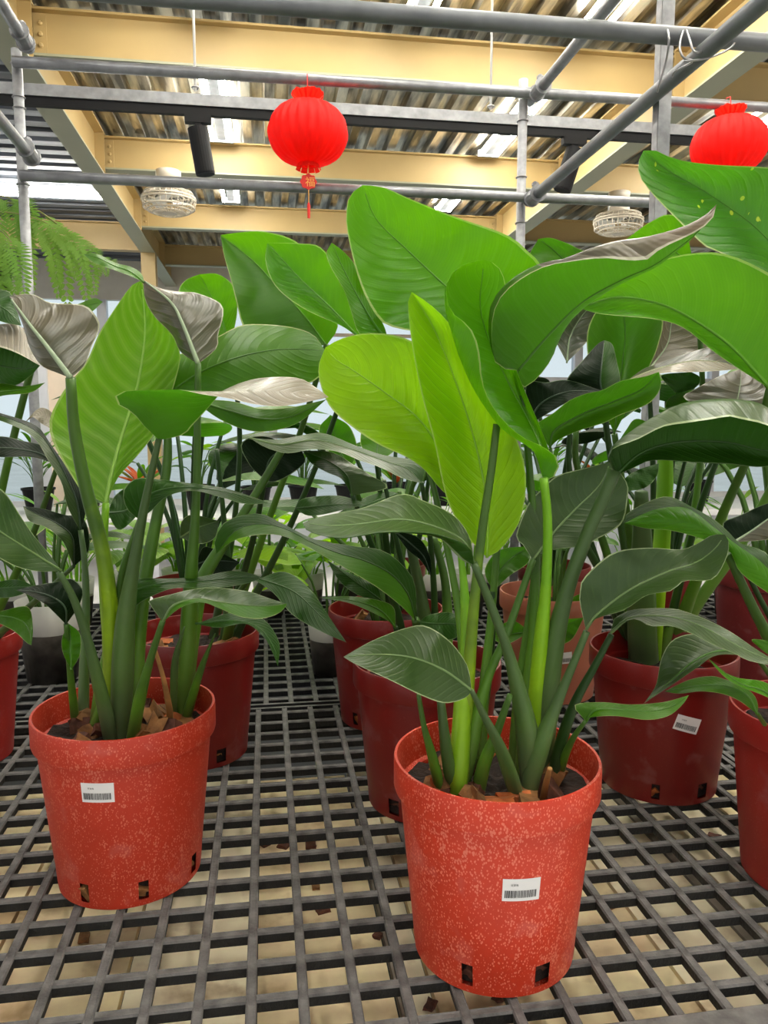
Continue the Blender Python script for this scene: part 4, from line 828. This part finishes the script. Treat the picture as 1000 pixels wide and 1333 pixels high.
for pts, Y, mt_ in (([(541, 806, 12), (547, 830, 13), (552, 855, 14), (555, 878, 15)], 1.36, 'green'), ([(458, 643, 6), (480, 700, 8), (515, 790, 11), (530, 870, 14)], 1.32, 'dark'), ([(515, 816, 7), (520, 840, 9), (530, 872, 11)], 1.36, 'dark'),
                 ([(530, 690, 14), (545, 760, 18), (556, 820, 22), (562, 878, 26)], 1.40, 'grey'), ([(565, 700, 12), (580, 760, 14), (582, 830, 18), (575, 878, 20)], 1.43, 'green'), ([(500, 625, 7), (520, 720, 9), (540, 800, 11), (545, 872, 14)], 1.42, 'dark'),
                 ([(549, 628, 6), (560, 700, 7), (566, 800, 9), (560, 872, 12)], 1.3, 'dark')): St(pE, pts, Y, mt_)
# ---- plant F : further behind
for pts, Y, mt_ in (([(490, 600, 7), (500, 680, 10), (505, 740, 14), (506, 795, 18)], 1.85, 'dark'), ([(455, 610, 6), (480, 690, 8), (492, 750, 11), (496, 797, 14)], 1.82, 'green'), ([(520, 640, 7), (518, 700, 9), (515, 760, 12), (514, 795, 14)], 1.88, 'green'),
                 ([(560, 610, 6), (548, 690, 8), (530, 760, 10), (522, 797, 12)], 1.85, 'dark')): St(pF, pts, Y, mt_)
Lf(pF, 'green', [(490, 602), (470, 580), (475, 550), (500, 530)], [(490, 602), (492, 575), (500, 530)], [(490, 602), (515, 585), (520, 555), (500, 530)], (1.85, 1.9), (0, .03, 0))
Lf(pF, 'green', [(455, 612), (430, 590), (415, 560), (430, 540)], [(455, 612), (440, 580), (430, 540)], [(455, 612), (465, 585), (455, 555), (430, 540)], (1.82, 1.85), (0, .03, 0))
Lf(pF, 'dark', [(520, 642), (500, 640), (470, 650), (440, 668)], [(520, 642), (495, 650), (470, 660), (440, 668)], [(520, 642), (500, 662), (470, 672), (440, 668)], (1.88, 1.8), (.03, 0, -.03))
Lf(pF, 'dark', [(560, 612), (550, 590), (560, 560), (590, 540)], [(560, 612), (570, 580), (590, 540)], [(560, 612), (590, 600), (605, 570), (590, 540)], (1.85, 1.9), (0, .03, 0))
# ---- plant G : dark red pot with the tilted label, big leaves
Lf(pG, 'bright', [(1002, 506), (982, 493), (960, 479), (928, 457), (892, 428), (856, 416), (784, 409), (754, 401)], [(1002, 506), (985, 486), (946, 446), (892, 410), (850, 393), (800, 387), (754, 401)],
   [(1002, 506), (1045, 450), (1035, 385), (1000, 355), (946, 331), (899, 330), (850, 342), (800, 362), (754, 401)], (1.16, 1.12), (-.04, .03, .0), mats=['bright', 'bright'], ribr=.004)
Lf(pG, 'spotted', [(1080, 420), (1000, 358), (935, 328), (914, 317), (870, 274), (849, 252), (833, 230), (831, 212), (838, 196)], [(1080, 420), (1000, 312), (930, 257), (870, 222), (838, 196)],
   [(1080, 420), (1120, 300), (1060, 228), (1000, 218), (939, 215), (899, 211), (874, 205), (849, 194), (838, 196)], (1.28, 1.22), (-.04, .04, 0))
Lf(pG, 'bright', [(905, 350), (880, 342), (840, 336), (800, 323)], [(905, 350), (870, 322), (835, 318), (800, 323)], [(905, 350), (890, 292), (870, 279), (842, 292), (820, 308), (800, 323)], (1.42, 1.42), (0, .02, 0))
Lf(pG, 'green', [(775, 390), (735, 370), (700, 350), (689, 334), (701, 311)], [(775, 390), (745, 350), (720, 325), (701, 311)], [(775, 390), (775, 340), (750, 322), (719, 310), (701, 311)], (1.42, 1.45), (0, .02, 0))
Lf(pG, 'green', [(800, 565), (775, 505), (764, 450), (772, 412), (806, 372)], [(800, 565), (808, 490), (814, 430), (806, 372)], [(800, 565), (846, 476), (858, 446), (863, 415), (845, 380), (806, 372)], (1.36, 1.42), (-.02, .03, -.02))
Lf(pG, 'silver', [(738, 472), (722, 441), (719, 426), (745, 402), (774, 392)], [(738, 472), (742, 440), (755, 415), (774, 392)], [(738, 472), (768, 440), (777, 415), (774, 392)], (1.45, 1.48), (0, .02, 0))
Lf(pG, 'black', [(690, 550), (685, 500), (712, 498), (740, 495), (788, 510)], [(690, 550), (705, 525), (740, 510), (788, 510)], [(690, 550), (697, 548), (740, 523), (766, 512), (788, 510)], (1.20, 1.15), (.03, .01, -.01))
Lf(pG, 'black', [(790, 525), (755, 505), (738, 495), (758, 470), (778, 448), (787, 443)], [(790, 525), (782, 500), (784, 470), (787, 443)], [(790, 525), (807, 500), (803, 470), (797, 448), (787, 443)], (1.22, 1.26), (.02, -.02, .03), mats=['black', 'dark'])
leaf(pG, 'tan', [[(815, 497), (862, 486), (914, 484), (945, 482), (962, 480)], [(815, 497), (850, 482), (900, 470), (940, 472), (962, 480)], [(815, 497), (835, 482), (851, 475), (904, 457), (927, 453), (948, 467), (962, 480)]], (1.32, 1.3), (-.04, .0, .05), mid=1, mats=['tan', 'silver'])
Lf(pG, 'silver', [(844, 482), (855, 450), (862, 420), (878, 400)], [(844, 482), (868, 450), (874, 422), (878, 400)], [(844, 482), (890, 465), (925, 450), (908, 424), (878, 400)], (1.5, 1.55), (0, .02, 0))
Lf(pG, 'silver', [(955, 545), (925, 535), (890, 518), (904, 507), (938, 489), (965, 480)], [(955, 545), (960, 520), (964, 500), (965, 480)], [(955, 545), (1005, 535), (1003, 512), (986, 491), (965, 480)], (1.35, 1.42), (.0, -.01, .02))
Lf(pG, 'dark', [(880, 512), (868, 500), (862, 488), (900, 484)], [(880, 512), (890, 500), (900, 484)], [(880, 512), (905, 505), (912, 492), (900, 484)], (1.4, 1.4), (0, .01, 0), rib=False)
Lf(pG, 'green', [(862, 560), (830, 545), (815, 560), (800, 585)], [(862, 560), (840, 560), (820, 568), (800, 585)], [(862, 560), (850, 575), (825, 590), (800, 585)], (1.3, 1.3), (0, .01, 0), rib=False)
Lf(pG, 'dark', [(815, 640), (812, 625), (830, 612), (858, 603)], [(815, 640), (828, 625), (842, 614), (858, 603)], [(815, 640), (840, 635), (855, 620), (858, 603)], (1.2, 1.2), (.01, 0, -.01), rib=False)
ZG = T+.218*1.016
def SG(pts, Y, mt_='green', **k): return stalk(pG, pts, Y, ZG, mt_, **k)
SG([(865, 560, 34), (866, 620, 38), (862, 700, 38), (856, 770, 36), (850, 856, 34)], 1.42, 'lime', flat=.35)
SG([(835, 640, 18), (836, 700, 26), (836, 770, 34), (836, 820, 36), (838, 860, 36)], 1.36, 'grey', flat=.5)
SG([(1002, 505, 10), (985, 570, 11), (945, 660, 13), (905, 760, 15), (872, 850, 20)], 1.16, 'green')
SG([(1080, 420, 11), (1040, 560, 12), (975, 690, 14), (905, 790, 17), (875, 850, 20)], 1.28, 'green')
SG([(800, 565, 9), (812, 640, 10), (826, 740, 13), (835, 850, 18)], 1.36, 'green')
SG([(750, 560, 10), (752, 610, 11), (790, 720, 13), (825, 850, 16)], 1.42, 'green')
SG([(742, 555, 8), (743, 620, 9), (780, 740, 12), (820, 850, 14)], 1.4, 'dark')
SG([(905, 350, 8), (915, 520, 9), (905, 660, 11), (880, 780, 13), (862, 855, 16)], 1.42, 'green')
SG([(775, 390, 8), (785, 520, 9), (805, 660, 11), (835, 850, 14)], 1.42, 'dark')
SG([(690, 550, 8), (730, 650, 9), (790, 760, 11), (830, 850, 14)], 1.20, 'dark')
SG([(955, 545, 8), (915, 650, 10), (885, 760, 12), (862, 852, 15)], 1.35, 'dark')
SG([(844, 482, 7), (850, 600, 9), (852, 740, 12), (850, 852, 14)], 1.48, 'dark')
# ---- plant H : red pot at the right edge
leaf(pH, 'bright', [[(1030, 775), (1000, 722), (964, 707), (946, 690), (928, 675), (899, 659), (870, 646), (842, 654), (816, 669), (813, 681)], [(1030, 778), (995, 735), (958, 708), (928, 685), (899, 663), (870, 660), (842, 667), (813, 681)],
   [(1030, 780), (990, 745), (955, 714), (925, 692), (895, 680), (856, 678), (813, 681)], [(1030, 792), (1000, 772), (964, 745), (948, 716), (906, 699), (870, 690), (842, 688), (813, 681)]], (1.02, .96), (.05, .0, -.02, -.01), mid=2, mats=['dark', 'bright', 'bright'], vs=[0, .3, .5, 1], rib=False)
Lf(pH, 'green', [(985, 856), (965, 846), (940, 834), (906, 825), (876, 833), (861, 858), (854, 892), (838, 916)], [(985, 856), (940, 847), (905, 860), (875, 885), (838, 916)], [(985, 856), (955, 852), (930, 854), (908, 869), (879, 889), (856, 904), (838, 916)], (.96, .92), (.02, 0, -.03), mats=['grey', 'grey'])
Lf(pH, 'green', [(986, 930), (987, 918), (982, 905), (966, 892), (946, 885), (926, 880), (897, 885), (865, 900)], [(986, 930), (972, 905), (945, 893), (910, 893), (865, 900)], [(986, 930), (980, 925), (962, 912), (940, 903), (912, 900), (885, 903), (865, 900)], (.96, .92), (.02, 0, -.02))
Lf(pH, 'green', [(1025, 925), (1000, 890), (960, 882), (935, 870), (921, 856)], [(1025, 925), (995, 900), (960, 888), (921, 856)], [(1025, 925), (1000, 908), (960, 892), (940, 878), (921, 856)], (.95, .92), (.01, 0, -.01), mats=['bright', 'bright'])
Lf(pH, 'silver', [(955, 706), (941, 682), (965, 670), (1000, 655), (1035, 650)], [(955, 706), (980, 690), (1005, 672), (1035, 650)], [(955, 706), (1000, 702), (1030, 690), (1035, 650)], (1.14, 1.16), (.01, .0, 0), mats=['black', 'silver'])
Lf(pH, 'green', [(1010, 860), (985, 840), (980, 832), (1010, 835)], [(1010, 860), (1000, 850), (995, 840), (1010, 835)], [(1010, 860), (1020, 850), (1020, 842), (1010, 835)], (.98, .98), (0, .0, 0), rib=False)
ZH = ZS
for pts, Y, mt_ in (([(948, 722, 13), (980, 790, 15), (1000, 830, 17), (1030, 900, 18), (1060, 940, 20)], 1.04, 'green'), ([(986, 928, 6), (995, 942, 7), (1008, 958, 9)], .96, 'green'), ([(1030, 785, 10), (1050, 850, 12), (1068, 940, 14)], 1.02, 'green'),
                 ([(985, 856, 7), (1010, 890, 9), (1040, 945, 12)], .96, 'green'), ([(955, 705, 8), (990, 780, 9), (1040, 870, 11), (1070, 930, 13)], 1.14, 'dark'), ([(1025, 925, 6), (1035, 938, 7), (1045, 950, 9)], .95, 'green')): stalk(pH, pts, Y, ZH, mt_)
# ---- plant I : terracotta pot
for L, mi, r_, Y in (([(690, 822), (660, 838), (632, 828)], [(690, 822), (660, 826), (632, 828)], [(690, 822), (665, 808), (632, 828)], (1.8, 1.7)), ([(724, 842), (690, 830), (688, 812), (760, 804)], [(724, 842), (715, 825), (760, 804)], [(724, 842), (745, 832), (760, 804)], (1.78, 1.72)),
                  ([(735, 810), (732, 795), (745, 778), (765, 770)], [(735, 810), (748, 792), (765, 770)], [(735, 810), (758, 800), (765, 770)], (1.85, 1.85))): leaf(pI, 'green', [L, mi, r_], Y, (0, .01, 0))
for q in range(7):
    x0 = 690+q*11; stalk(pI, [(x0-18+q*6, 660+R.random()*40, 5), (x0-6+q*2, 720, 7), (712+q*3.5, 775, 9)], 1.98, T+.232, ['dark', 'green', 'grey'][q % 3])
def gleaf(base, az, ln, wd, e0, e1, nu=9, nv=3, holes=False, fold=.25, heart=.0):
    """a free leaf: midrib leaves the base at elevation e0 and bends to e1"""
    base = Vector(base); h = Vector((math.cos(az), math.sin(az), 0)); side = Vector((-math.sin(az), math.cos(az), 0)); p = base.copy(); V = []; UV = []; W = 2*nv+1
    for i in range(nu+1):
        u = i/nu; e = e0+(e1-e0)*u; t = h*math.cos(e)+Vector((0, 0, math.sin(e))); nrm = t.cross(side)*-1
        if i: p = p+t*(ln/nu)
        w = wd*.5*(math.sin(PI*min(1, u**(.75-.25*heart)*.97+.03))**.75) if i < nu else .0005
        if i == 0: w = .002+heart*wd*.25
        for j in range(W):
            v = (j-nv)/nv; V.append(p+side*(v*w)+nrm*(fold*w*(abs(v)**1.3))-t*(heart*wd*.35*abs(v)*(1-u)**3)); UV.append((u, .5+v*.5))
    f = []
    for i in range(nu):
        for j in range(W-1):
            if holes and i % 3 == 1 and 1 <= i < nu-1 and (j in (1, 2) or j in (W-3, W-4)): continue
            a = i*W+j; f.append((a, a+1, a+W+1, a+W))
    return V, f, UV
PENDING = []
def bush(*a, **k): PENDING.append((a, k))
REG = []; SEEN = set()
def bbox(V): return [min(p[i] for p in V) for i in range(3)], [max(p[i] for p in V) for i in range(3)]
def register():                                  # everything built so far that a leaf could run into
    bpy.context.view_layer.update()
    for o in COL.objects:
        if o.type != 'MESH' or o.name in SEEN: continue
        SEEN.add(o.name); q = o
        while q.parent is not None: q = q.parent
        if q.get('kind') == 'structure' or not o.data.polygons or max((o.matrix_world @ v.co).y for v in o.data.vertices) < 1.2: continue
        V = [o.matrix_world @ v.co for v in o.data.vertices]; lo, hi = bbox(V)
        REG.append((q, lo, hi, BVHTree.FromPolygons(V, [tuple(p.vertices) for p in o.data.polygons])))
def hits(root, V, f):
    lo, hi = bbox(V); t = None; n = 0
    for q, l2, h2, tr in REG:
        if q is root or any(lo[k] > h2[k] or l2[k] > hi[k] for k in range(3)): continue
        if t is None: t = BVHTree.FromPolygons(V, f)
        n += len(t.overlap(tr))
    return n
def grow(parent, base, n, h, ln, wd, mat, rr, spread=.25, e=(.5, -.6), holes=False, heart=0, sr=.004, sm='green', nu=9, nv=3):
    base = Vector(base)
    for i in range(n):
        best = None
        for tr in range(60):
            z = 1-.5*tr/60; az = i*2.4+rr.random()*.8+tr*.37; hh = h*(.45+.6*rr.random()); sp = spread*(.3+.8*rr.random())*z
            tip = base+Vector((math.cos(az)*sp, math.sin(az)*sp, hh)); b0 = base+Vector((math.cos(az)*.02, math.sin(az)*.02, -.02))
            midp = b0.lerp(tip, .55)+Vector((-math.cos(az)*sp*.18, -math.sin(az)*sp*.18, .02))
            k = (.75+.5*rr.random())*z
            V, f, UV = gleaf(tip, az+(rr.random()-.5)*.8, ln*k, wd*k, e[0]*(.4+.9*rr.random()), e[1]*(.5+.8*rr.random()), nu, nv, holes, heart=heart)
            b = MB(); b.tube(catmull([b0, midp, tip], 6), [sr*(1.3-.6*q/6) for q in range(7)], 6)
            c = hits(parent, V, f)+hits(parent, b.v, b.f)
            if best is None or c < best[0]: best = (c, V, f, UV, b)
            if c == 0: break
        c, V, f, UV, b = best
        m_ = mat if isinstance(mat, str) else rr.choice(mat)
        so = link('leaf_stalk', b.me('leaf_stalk'), SM[sm], parent, True); me = mesh('leaf', V, f); setuv(me, UV); lo_ = link('leaf', me, LM[m_], parent, True)
        SEEN.add(so.name); SEEN.add(lo_.name)
        REG.append((parent,)+tuple(bbox(V))+(BVHTree.FromPolygons(V, f),)); REG.append((parent,)+tuple(bbox(b.v))+(BVHTree.FromPolygons(b.v, b.f),))
rr = random.Random(21)
bush(pJ, (1.44, 1.98, T+.27), 9, .62, .32, .14, ['green', 'dark', 'bright'], rr, .28, (.9, -.3), sr=.008)
bush(pF, (.287, 1.845, T+.232), 6, .50, .26, .11, ['dark', 'green'], rr, .2, (.8, -.4), sr=.007)
bush(pI, (.766, 1.961, T+.232), 5, .30, .16, .07, ['green', 'dark'], rr, .14, (.6, -.3), sr=.005)

for (x, y, lb, sd) in ((-.235, 2.42, 'dark stemmed plant in a deep red pot behind the dark red pot stalks', 31), (.42, 2.62, 'dark leaved plant in a deep red pot behind the two deep red pots', 32),
                       (.975, 2.50, 'dark leaved plant in a deep red pot behind the terracotta pot', 33), (1.45, 2.60, 'dark leaved plant in a deep red pot behind the maroon pot', 34)):
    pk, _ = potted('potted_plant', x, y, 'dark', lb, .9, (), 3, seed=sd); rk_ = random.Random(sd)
    bush(pk, (x, y, T+.21), 12, .62, .30, .13, ['dark', 'dark', 'green', 'black'], rk_, .26, (.9, -.4), sr=.008, sm='dark')
# ---- clear nursery pots with bright foliage on the rear bench
def clearpot(cx, cy, lb, kind, s=1.0, grp=None, h=.2, r0=.06, r1=.082, soilm='soil', z0=T):
    r = empty('nursery_pot_plant', (cx, cy, z0), lb, 'potted plant', grp)
    b = MB(); b.lathe([(0, .003), (r0*s, .002), (r0*s+.001, 0), (r0*s*.38+r1*s*.62, h*s*.62), (r1*s, h*s), (r1*s-.002, h*s), (r0*s-.001, .006)], 28); v = []
    for (x, y, z) in b.v: k = 1+.03*noise.noise(Vector((x*25+cx*9, y*25, z*18))); v.append((x*k, y*k, z))
    b.v = v; me = b.me('plastic_pot'); me.materials.append(M['frost']); me.materials.append(M['soilwall'])
    for p in me.polygons:
        if max(me.vertices[k].co.z for k in p.vertices) < h*.64*s: p.material_index = 1
    local('plastic_pot', me, None, r, smooth=True)
    b = MB(); b.lathe([(0, .008), ((r0-.004)*s, .008), ((r0*.4+r1*.6-.006)*s, h*.62*s), (0, h*.62*s)], 20); local('soil', b.me('soil'), M[soilm], r)
    bs = (cx, cy, z0+h*.62*s); q = random.Random(int(cx*100+cy*37))
    if kind == 'pothos': bush(r, bs, 16, .26, .13, .085, ['pothos', 'lime', 'pothos'], q, .17, (.3, -1.0), heart=.5, sr=.0028, sm='lime', nu=7, nv=2)
    elif kind == 'monstera': bush(r, bs, 9, .34, .22, .19, ['bright', 'lime'], q, .16, (.5, -.9), True, .5, .004, 'green', 10, 4)
    elif kind == 'thin': bush(r, bs, 22, .34, .13, .02, ['pothos', 'bright'], q, .12, (.9, .1), sr=.0022, sm='lime', nu=6, nv=1)
    elif kind == 'dark': bush(r, bs, 10, .42, .24, .10, ['dark', 'green', 'grey'], q, .18, (.7, -.5), sr=.005)
    elif kind == 'bromeliad': bush(r, bs, 18, .05, .26, .05, ['red', 'bright', 'red', 'green'], q, .03, (1.1, .2), sr=.004, nu=7, nv=2)
    return r
q = atZ(58, 895, T); clearpot(q.x, q.y+.09, 'dark leaved plant in a cloudy plastic bag pot beside the far left red pot', 'dark', 1.15)
q = atZ(434, 886, T); clearpot(q.x, q.y+.08, 'split leaved plant in a clear pot between red pots on the rear bench', 'monstera', .85)
g2 = 'small plants on the rear bench'
spots = [(100, 812, 'thin'), (170, 800, 'pothos'), (235, 792, 'pothos'), (352, 800, 'monstera'), (400, 800, 'pothos'), (455, 790, 'pothos'), (560, 800, 'thin'), (610, 800, 'thin'), (650, 790, 'thin'), (820, 792, 'thin'), (880, 790, 'pothos'), (20, 815, 'pothos'), (300, 785, 'pothos'), (950, 800, 'thin'), (700, 780, 'thin')]
desc = {'thin': 'spiky bright green seedling clump in a clear pot on the rear bench', 'pothos': 'trailing yellow-green heart leaved plant in a clear pot on the rear bench', 'monstera': 'split leaved bright green plant in a clear pot on the rear bench'}
tell = ['spiky seedling clump behind the cloudy bag pot', 'yellow-green heart leaved plant seen between stalks of the dusty pot', 'yellow-green heart leaved plant behind the slender right stalks of the dusty pot', 'bright split leaved plant behind the dark red pot',
        'yellow-green heart leaved plant beside the bright split leaved plant', 'yellow-green heart leaved plant behind two deep red pots', 'spiky seedling clump behind the deep red pots', 'spiky seedling clump behind the lime stalk of the speckled pot', 'spiky seedling clump beside the terracotta pot rim',
        'spiky seedling clump behind the pot with the tilted label', 'yellow-green heart leaved plant between the tilted label pot and maroon pot', 'yellow-green heart leaved plant behind the far left red pot', 'yellow-green heart leaved plant behind the dark red pot stalks', 'spiky seedling clump beside the maroon pot', 'spiky seedling clump right behind the terracotta pot']
for i, (x, y, kd) in enumerate(spots):
    q = atZ(x, y, T); yy = min(q.y, 3.06); clearpot(q.x*yy/q.y, yy, tell[i], kd, .85, g2)

# ---- far bench with mixed plants
fb = empty('far_bench', (0, 7.4, 0), 'low white bench carrying mixed plants across the aisle', 'bench')
boxo('bench_top', -2.9, 5.2, 6.9, 8.1, .5, .56, M['white'], fb)
for x in (-2.8, -1, 1.2, 3.2, 5): boxo('leg', x-.03, x+.03, 7.0, 7.06, 0, .5, M['frame'], fb); boxo('leg', x-.03, x+.03, 7.94, 8.0, 0, .5, M['frame'], fb)
def blackpot(cx, cy, lb, kind, grp, z0=.56, s=1.0, mat='black'):
    r = empty('black_pot_plant', (cx, cy, z0), lb, 'potted plant', grp); b = MB()
    b.lathe([(0, 0), (.10*s, 0), (.14*s, .22*s), (.15*s, .22*s), (.15*s, .24*s), (.135*s, .24*s), (.13*s, .2*s), (0, .2*s)], 24); local('pot', b.me('pot'), M[mat] if mat in M else PM[mat], r, smooth=True)
    q = random.Random(int(cx*51+cy*17)+3); bs = (cx, cy, z0+.2*s)
    if kind == 'bromeliad': bush(r, bs, 18, .08, .36, .07, ['red', 'bright', 'red', 'pothos'], q, .04, (1.2, .1), sr=.005, nu=7, nv=2)
    elif kind == 'broad': bush(r, bs, 12, .42, .24, .14, ['bright', 'green', 'lime'], q, .16, (.7, -.6), heart=.3, sr=.007, nu=7, nv=2)
    else: bush(r, bs, 26, .45, .24, .04, ['green', 'bright'], q, .14, (1., 0), sr=.004, nu=6, nv=1)
fl = {'bromeliad': 'red and green rosette plant in a black pot on the far bench', 'broad': 'broad leaved green plant in a black pot on the far bench', 'grassy': 'grassy green plant in a black pot on the far bench'}
for i, x in enumerate([-2.55, -2.1, -1.7, -1.2, -.65, -.1, .35, .8, 1.3, 1.8, 2.3, 2.8, 3.35, 3.9, 4.5]):
    kd = ['broad', 'grassy', 'broad', 'bromeliad', 'broad'][i % 5] if x < 2.9 else ['bromeliad', 'grassy', 'broad'][i % 3]
    blackpot(x, 7.3+.4*R.random(), fl[kd], kd, 'plants on the far bench '+kd)
# ---- storage rack seen through the left gap
rk = empty('storage_rack', (-4.3, 8.0, 0), 'white rack with turquoise crates behind the far left leaves', 'rack')
for z in (.3, .78, 1.22): boxo('rack_shelf', -4.9, -3.05, 7.8, 8.3, z, z+.04, M['white'], rk)
for x in (-4.9, -3.09): boxo('rack_post', x, x+.04, 7.8, 7.84, 0, 1.7, M['frame'], rk); boxo('rack_post', x, x+.04, 8.26, 8.3, 0, 1.7, M['frame'], rk)
for i in range(5):
    for j, z in enumerate((.82, 1.26)):
        m_ = 'limebox' if (i+j) % 4 == 3 else 'turq'
        c = boxo('plastic_crate', -4.8+i*.34, -4.52+i*.34, 7.86, 8.2, z, z+.24+.05*((i*j) % 2), M[m_]); tag(c, ('lime' if m_ == 'limebox' else 'turquoise')+' plastic crate on the white storage rack', 'crate', ('lime' if m_ == 'limebox' else 'turquoise')+' crates on the storage rack')
b = MB(); b.lathe([(0, 0), (.075, 0), (.08, .01), (.08, .17), (.06, .2), (.03, .21), (.03, .24), (0, .24)], 20, (-3.45, 7.95, .34)); o = link('red_canister', b.me('red_canister'), M['redbox']); tag(o, 'small red canister on the lower rack shelf', 'canister')

# ------------------------------------------------------------------ hanging fern
FY = 2.6; fc = atY(-45, 300, FY)
fr = empty('hanging_fern', (fc.x, fc.y, fc.z-.1), 'feathery green fern hanging behind the upright pipe', 'fern')
b = MB(); b.lathe([(0, -.16), (.09, -.16), (.13, 0), (.135, 0), (.135, .02), (.12, .02), (.115, -.02), (0, -.02)], 28); local('basket', b.me('basket'), M['black'], fr, smooth=True)
gz = 3.24
for a in range(3):
    q = a*2*PI/3; tubeo('hanger_wire', [(fc.x+.13*math.cos(q), fc.y+.13*math.sin(q), fc.z-.09), (fc.x, fc.y, fc.z+.5)], .0015, M['wire'], fr, 5)
tubeo('hanger_wire', [(fc.x, fc.y, fc.z+.5), (fc.x, fc.y, DZ+.02)], .002, M['wire'], fr, 5)
def pinna(parent, pts, wmax, np=17):
    P = catmull([tuple(p) for p in pts], np); V = []; UV = []; f = []
    for i in range(1, np):
        u = i/np; t = (P[i+1]-P[i-1]).normalized(); n = Vector((.1, -1, .25)); s = t.cross(n).normalized(); w = wmax*(1-u)**.6*(.55+.45*min(1, u*5)); hw = (P[1]-P[0]).length*.46
        for sg in (-1, 1):
            d = (s*sg+t*.45+n.normalized()*(-.1)).normalized(); k = len(V)
            for a, b_ in ((0, 0), (.35, 1), (.75, .8), (1.05, 0), (.75, -.8), (.35, -1)):
                V.append(P[i]+d*(w*a)+t*(hw*b_)); UV.append((a*.9, .5+.4*b_))
            f += [(k, k+1, k+5), (k+1, k+2, k+4, k+5), (k+2, k+3, k+4)]
    me = mesh('pinna', V, f); setuv(me, UV); o = link('pinna', me, LM['fern'], parent); return o
def frond(px, Y0, Y1, pins):
    n = 24; C = catmull(px, n); P = [atY(c[0], c[1], Y0+(Y1-Y0)*i/n) for i, c in enumerate(C)]
    o = tubeo('frond', P, [.004*(1-.7*i/n) for i in range(n+1)], MR['fern'], fr, 6)
    for t, dx, dy, w in pins:
        i = int(t*n); p = P[i]; s = p.y/1000
        e = p+RT*(dx*s)+Vector((0, -.05, -dy*s)); m_ = p.lerp(e, .5)+RT*(dx*s*.22)+Vector((0, -.02, abs(dy)*s*.12))
        pinna(o, [p, m_, e], w*1.45)
frond([(-45, 310), (-10, 280), (20, 278), (60, 290), (75, 305)], FY, FY-.1, [(.3, -30, 70, .03), (.45, -8, 92, .036), (.6, 16, 100, .036), (.75, 28, 85, .034), (.88, 35, 70, .03), (.98, 42, 60, .028)])
frond([(-45, 300), (-5, 266), (40, 270), (75, 292), (110, 318), (150, 345)], FY+.05, FY-.12, [(.42, 4, 60, .03), (.5, 20, 105, .036), (.58, 24, 118, .038), (.68, 26, 92, .036), (.78, 22, 70, .032), (.86, 14, 38, .024), (.93, 8, 28, .02), (.35, 15, 40, .03), (.98, 12, 16, .018)])
frond([(-45, 320), (-20, 300), (0, 300), (15, 315)], FY-.1, FY-.3, [(.5, -10, 70, .034), (.7, 6, 85, .036), (.85, 14, 80, .036), (.98, 22, 74, .034)])
frond([(-45, 290), (-30, 262), (0, 255), (25, 262)], FY, FY, [(.5, -20, 70, .03), (.7, -2, 50, .034), (.85, 12, 58, .034), (.98, 26, 44, .034)])
frond([(-45, 330), (-25, 330), (-5, 340), (8, 355)], FY-.15, FY-.3, [(.5, -4, 50, .032), (.8, 12, 44, .032), (.98, 20, 30, .03)])

register()
for a_, k_ in PENDING: grow(*a_, **k_)

# ------------------------------------------------------------------ litter on the bench and the planks
for i, (x, y, z, c) in enumerate([(411, 1155, T-.13, 0), (492, 1220, T-.13, 3), (421, 1186, T-.13, 1), (372, 1100, T-.13, 1), (345, 1100, T-.13, 3), (797, 1178, T-.13, 5), (405, 1100, T-.13, 1), (110, 1222, T-.13, 0), (930, 1090, T-.13, 1), (280, 1160, T-.13, 3), (650, 1300, T-.13, 1), (560, 1310, T-.13, 1)]):
    p = atZ(x, y, z); o = bpy.data.objects.new('fallen_chip', CH[c]); COL.objects.link(o); o.location = (p.x, p.y, z+.002); k = .45+.3*R.random(); o.scale = (k, k, k*.6); o.rotation_euler = (0, 0, R.random()*6)
    tag(o, 'fallen brown bark chip lying on the planks under the grid', 'bark chip', 'bark chips fallen on the planks')
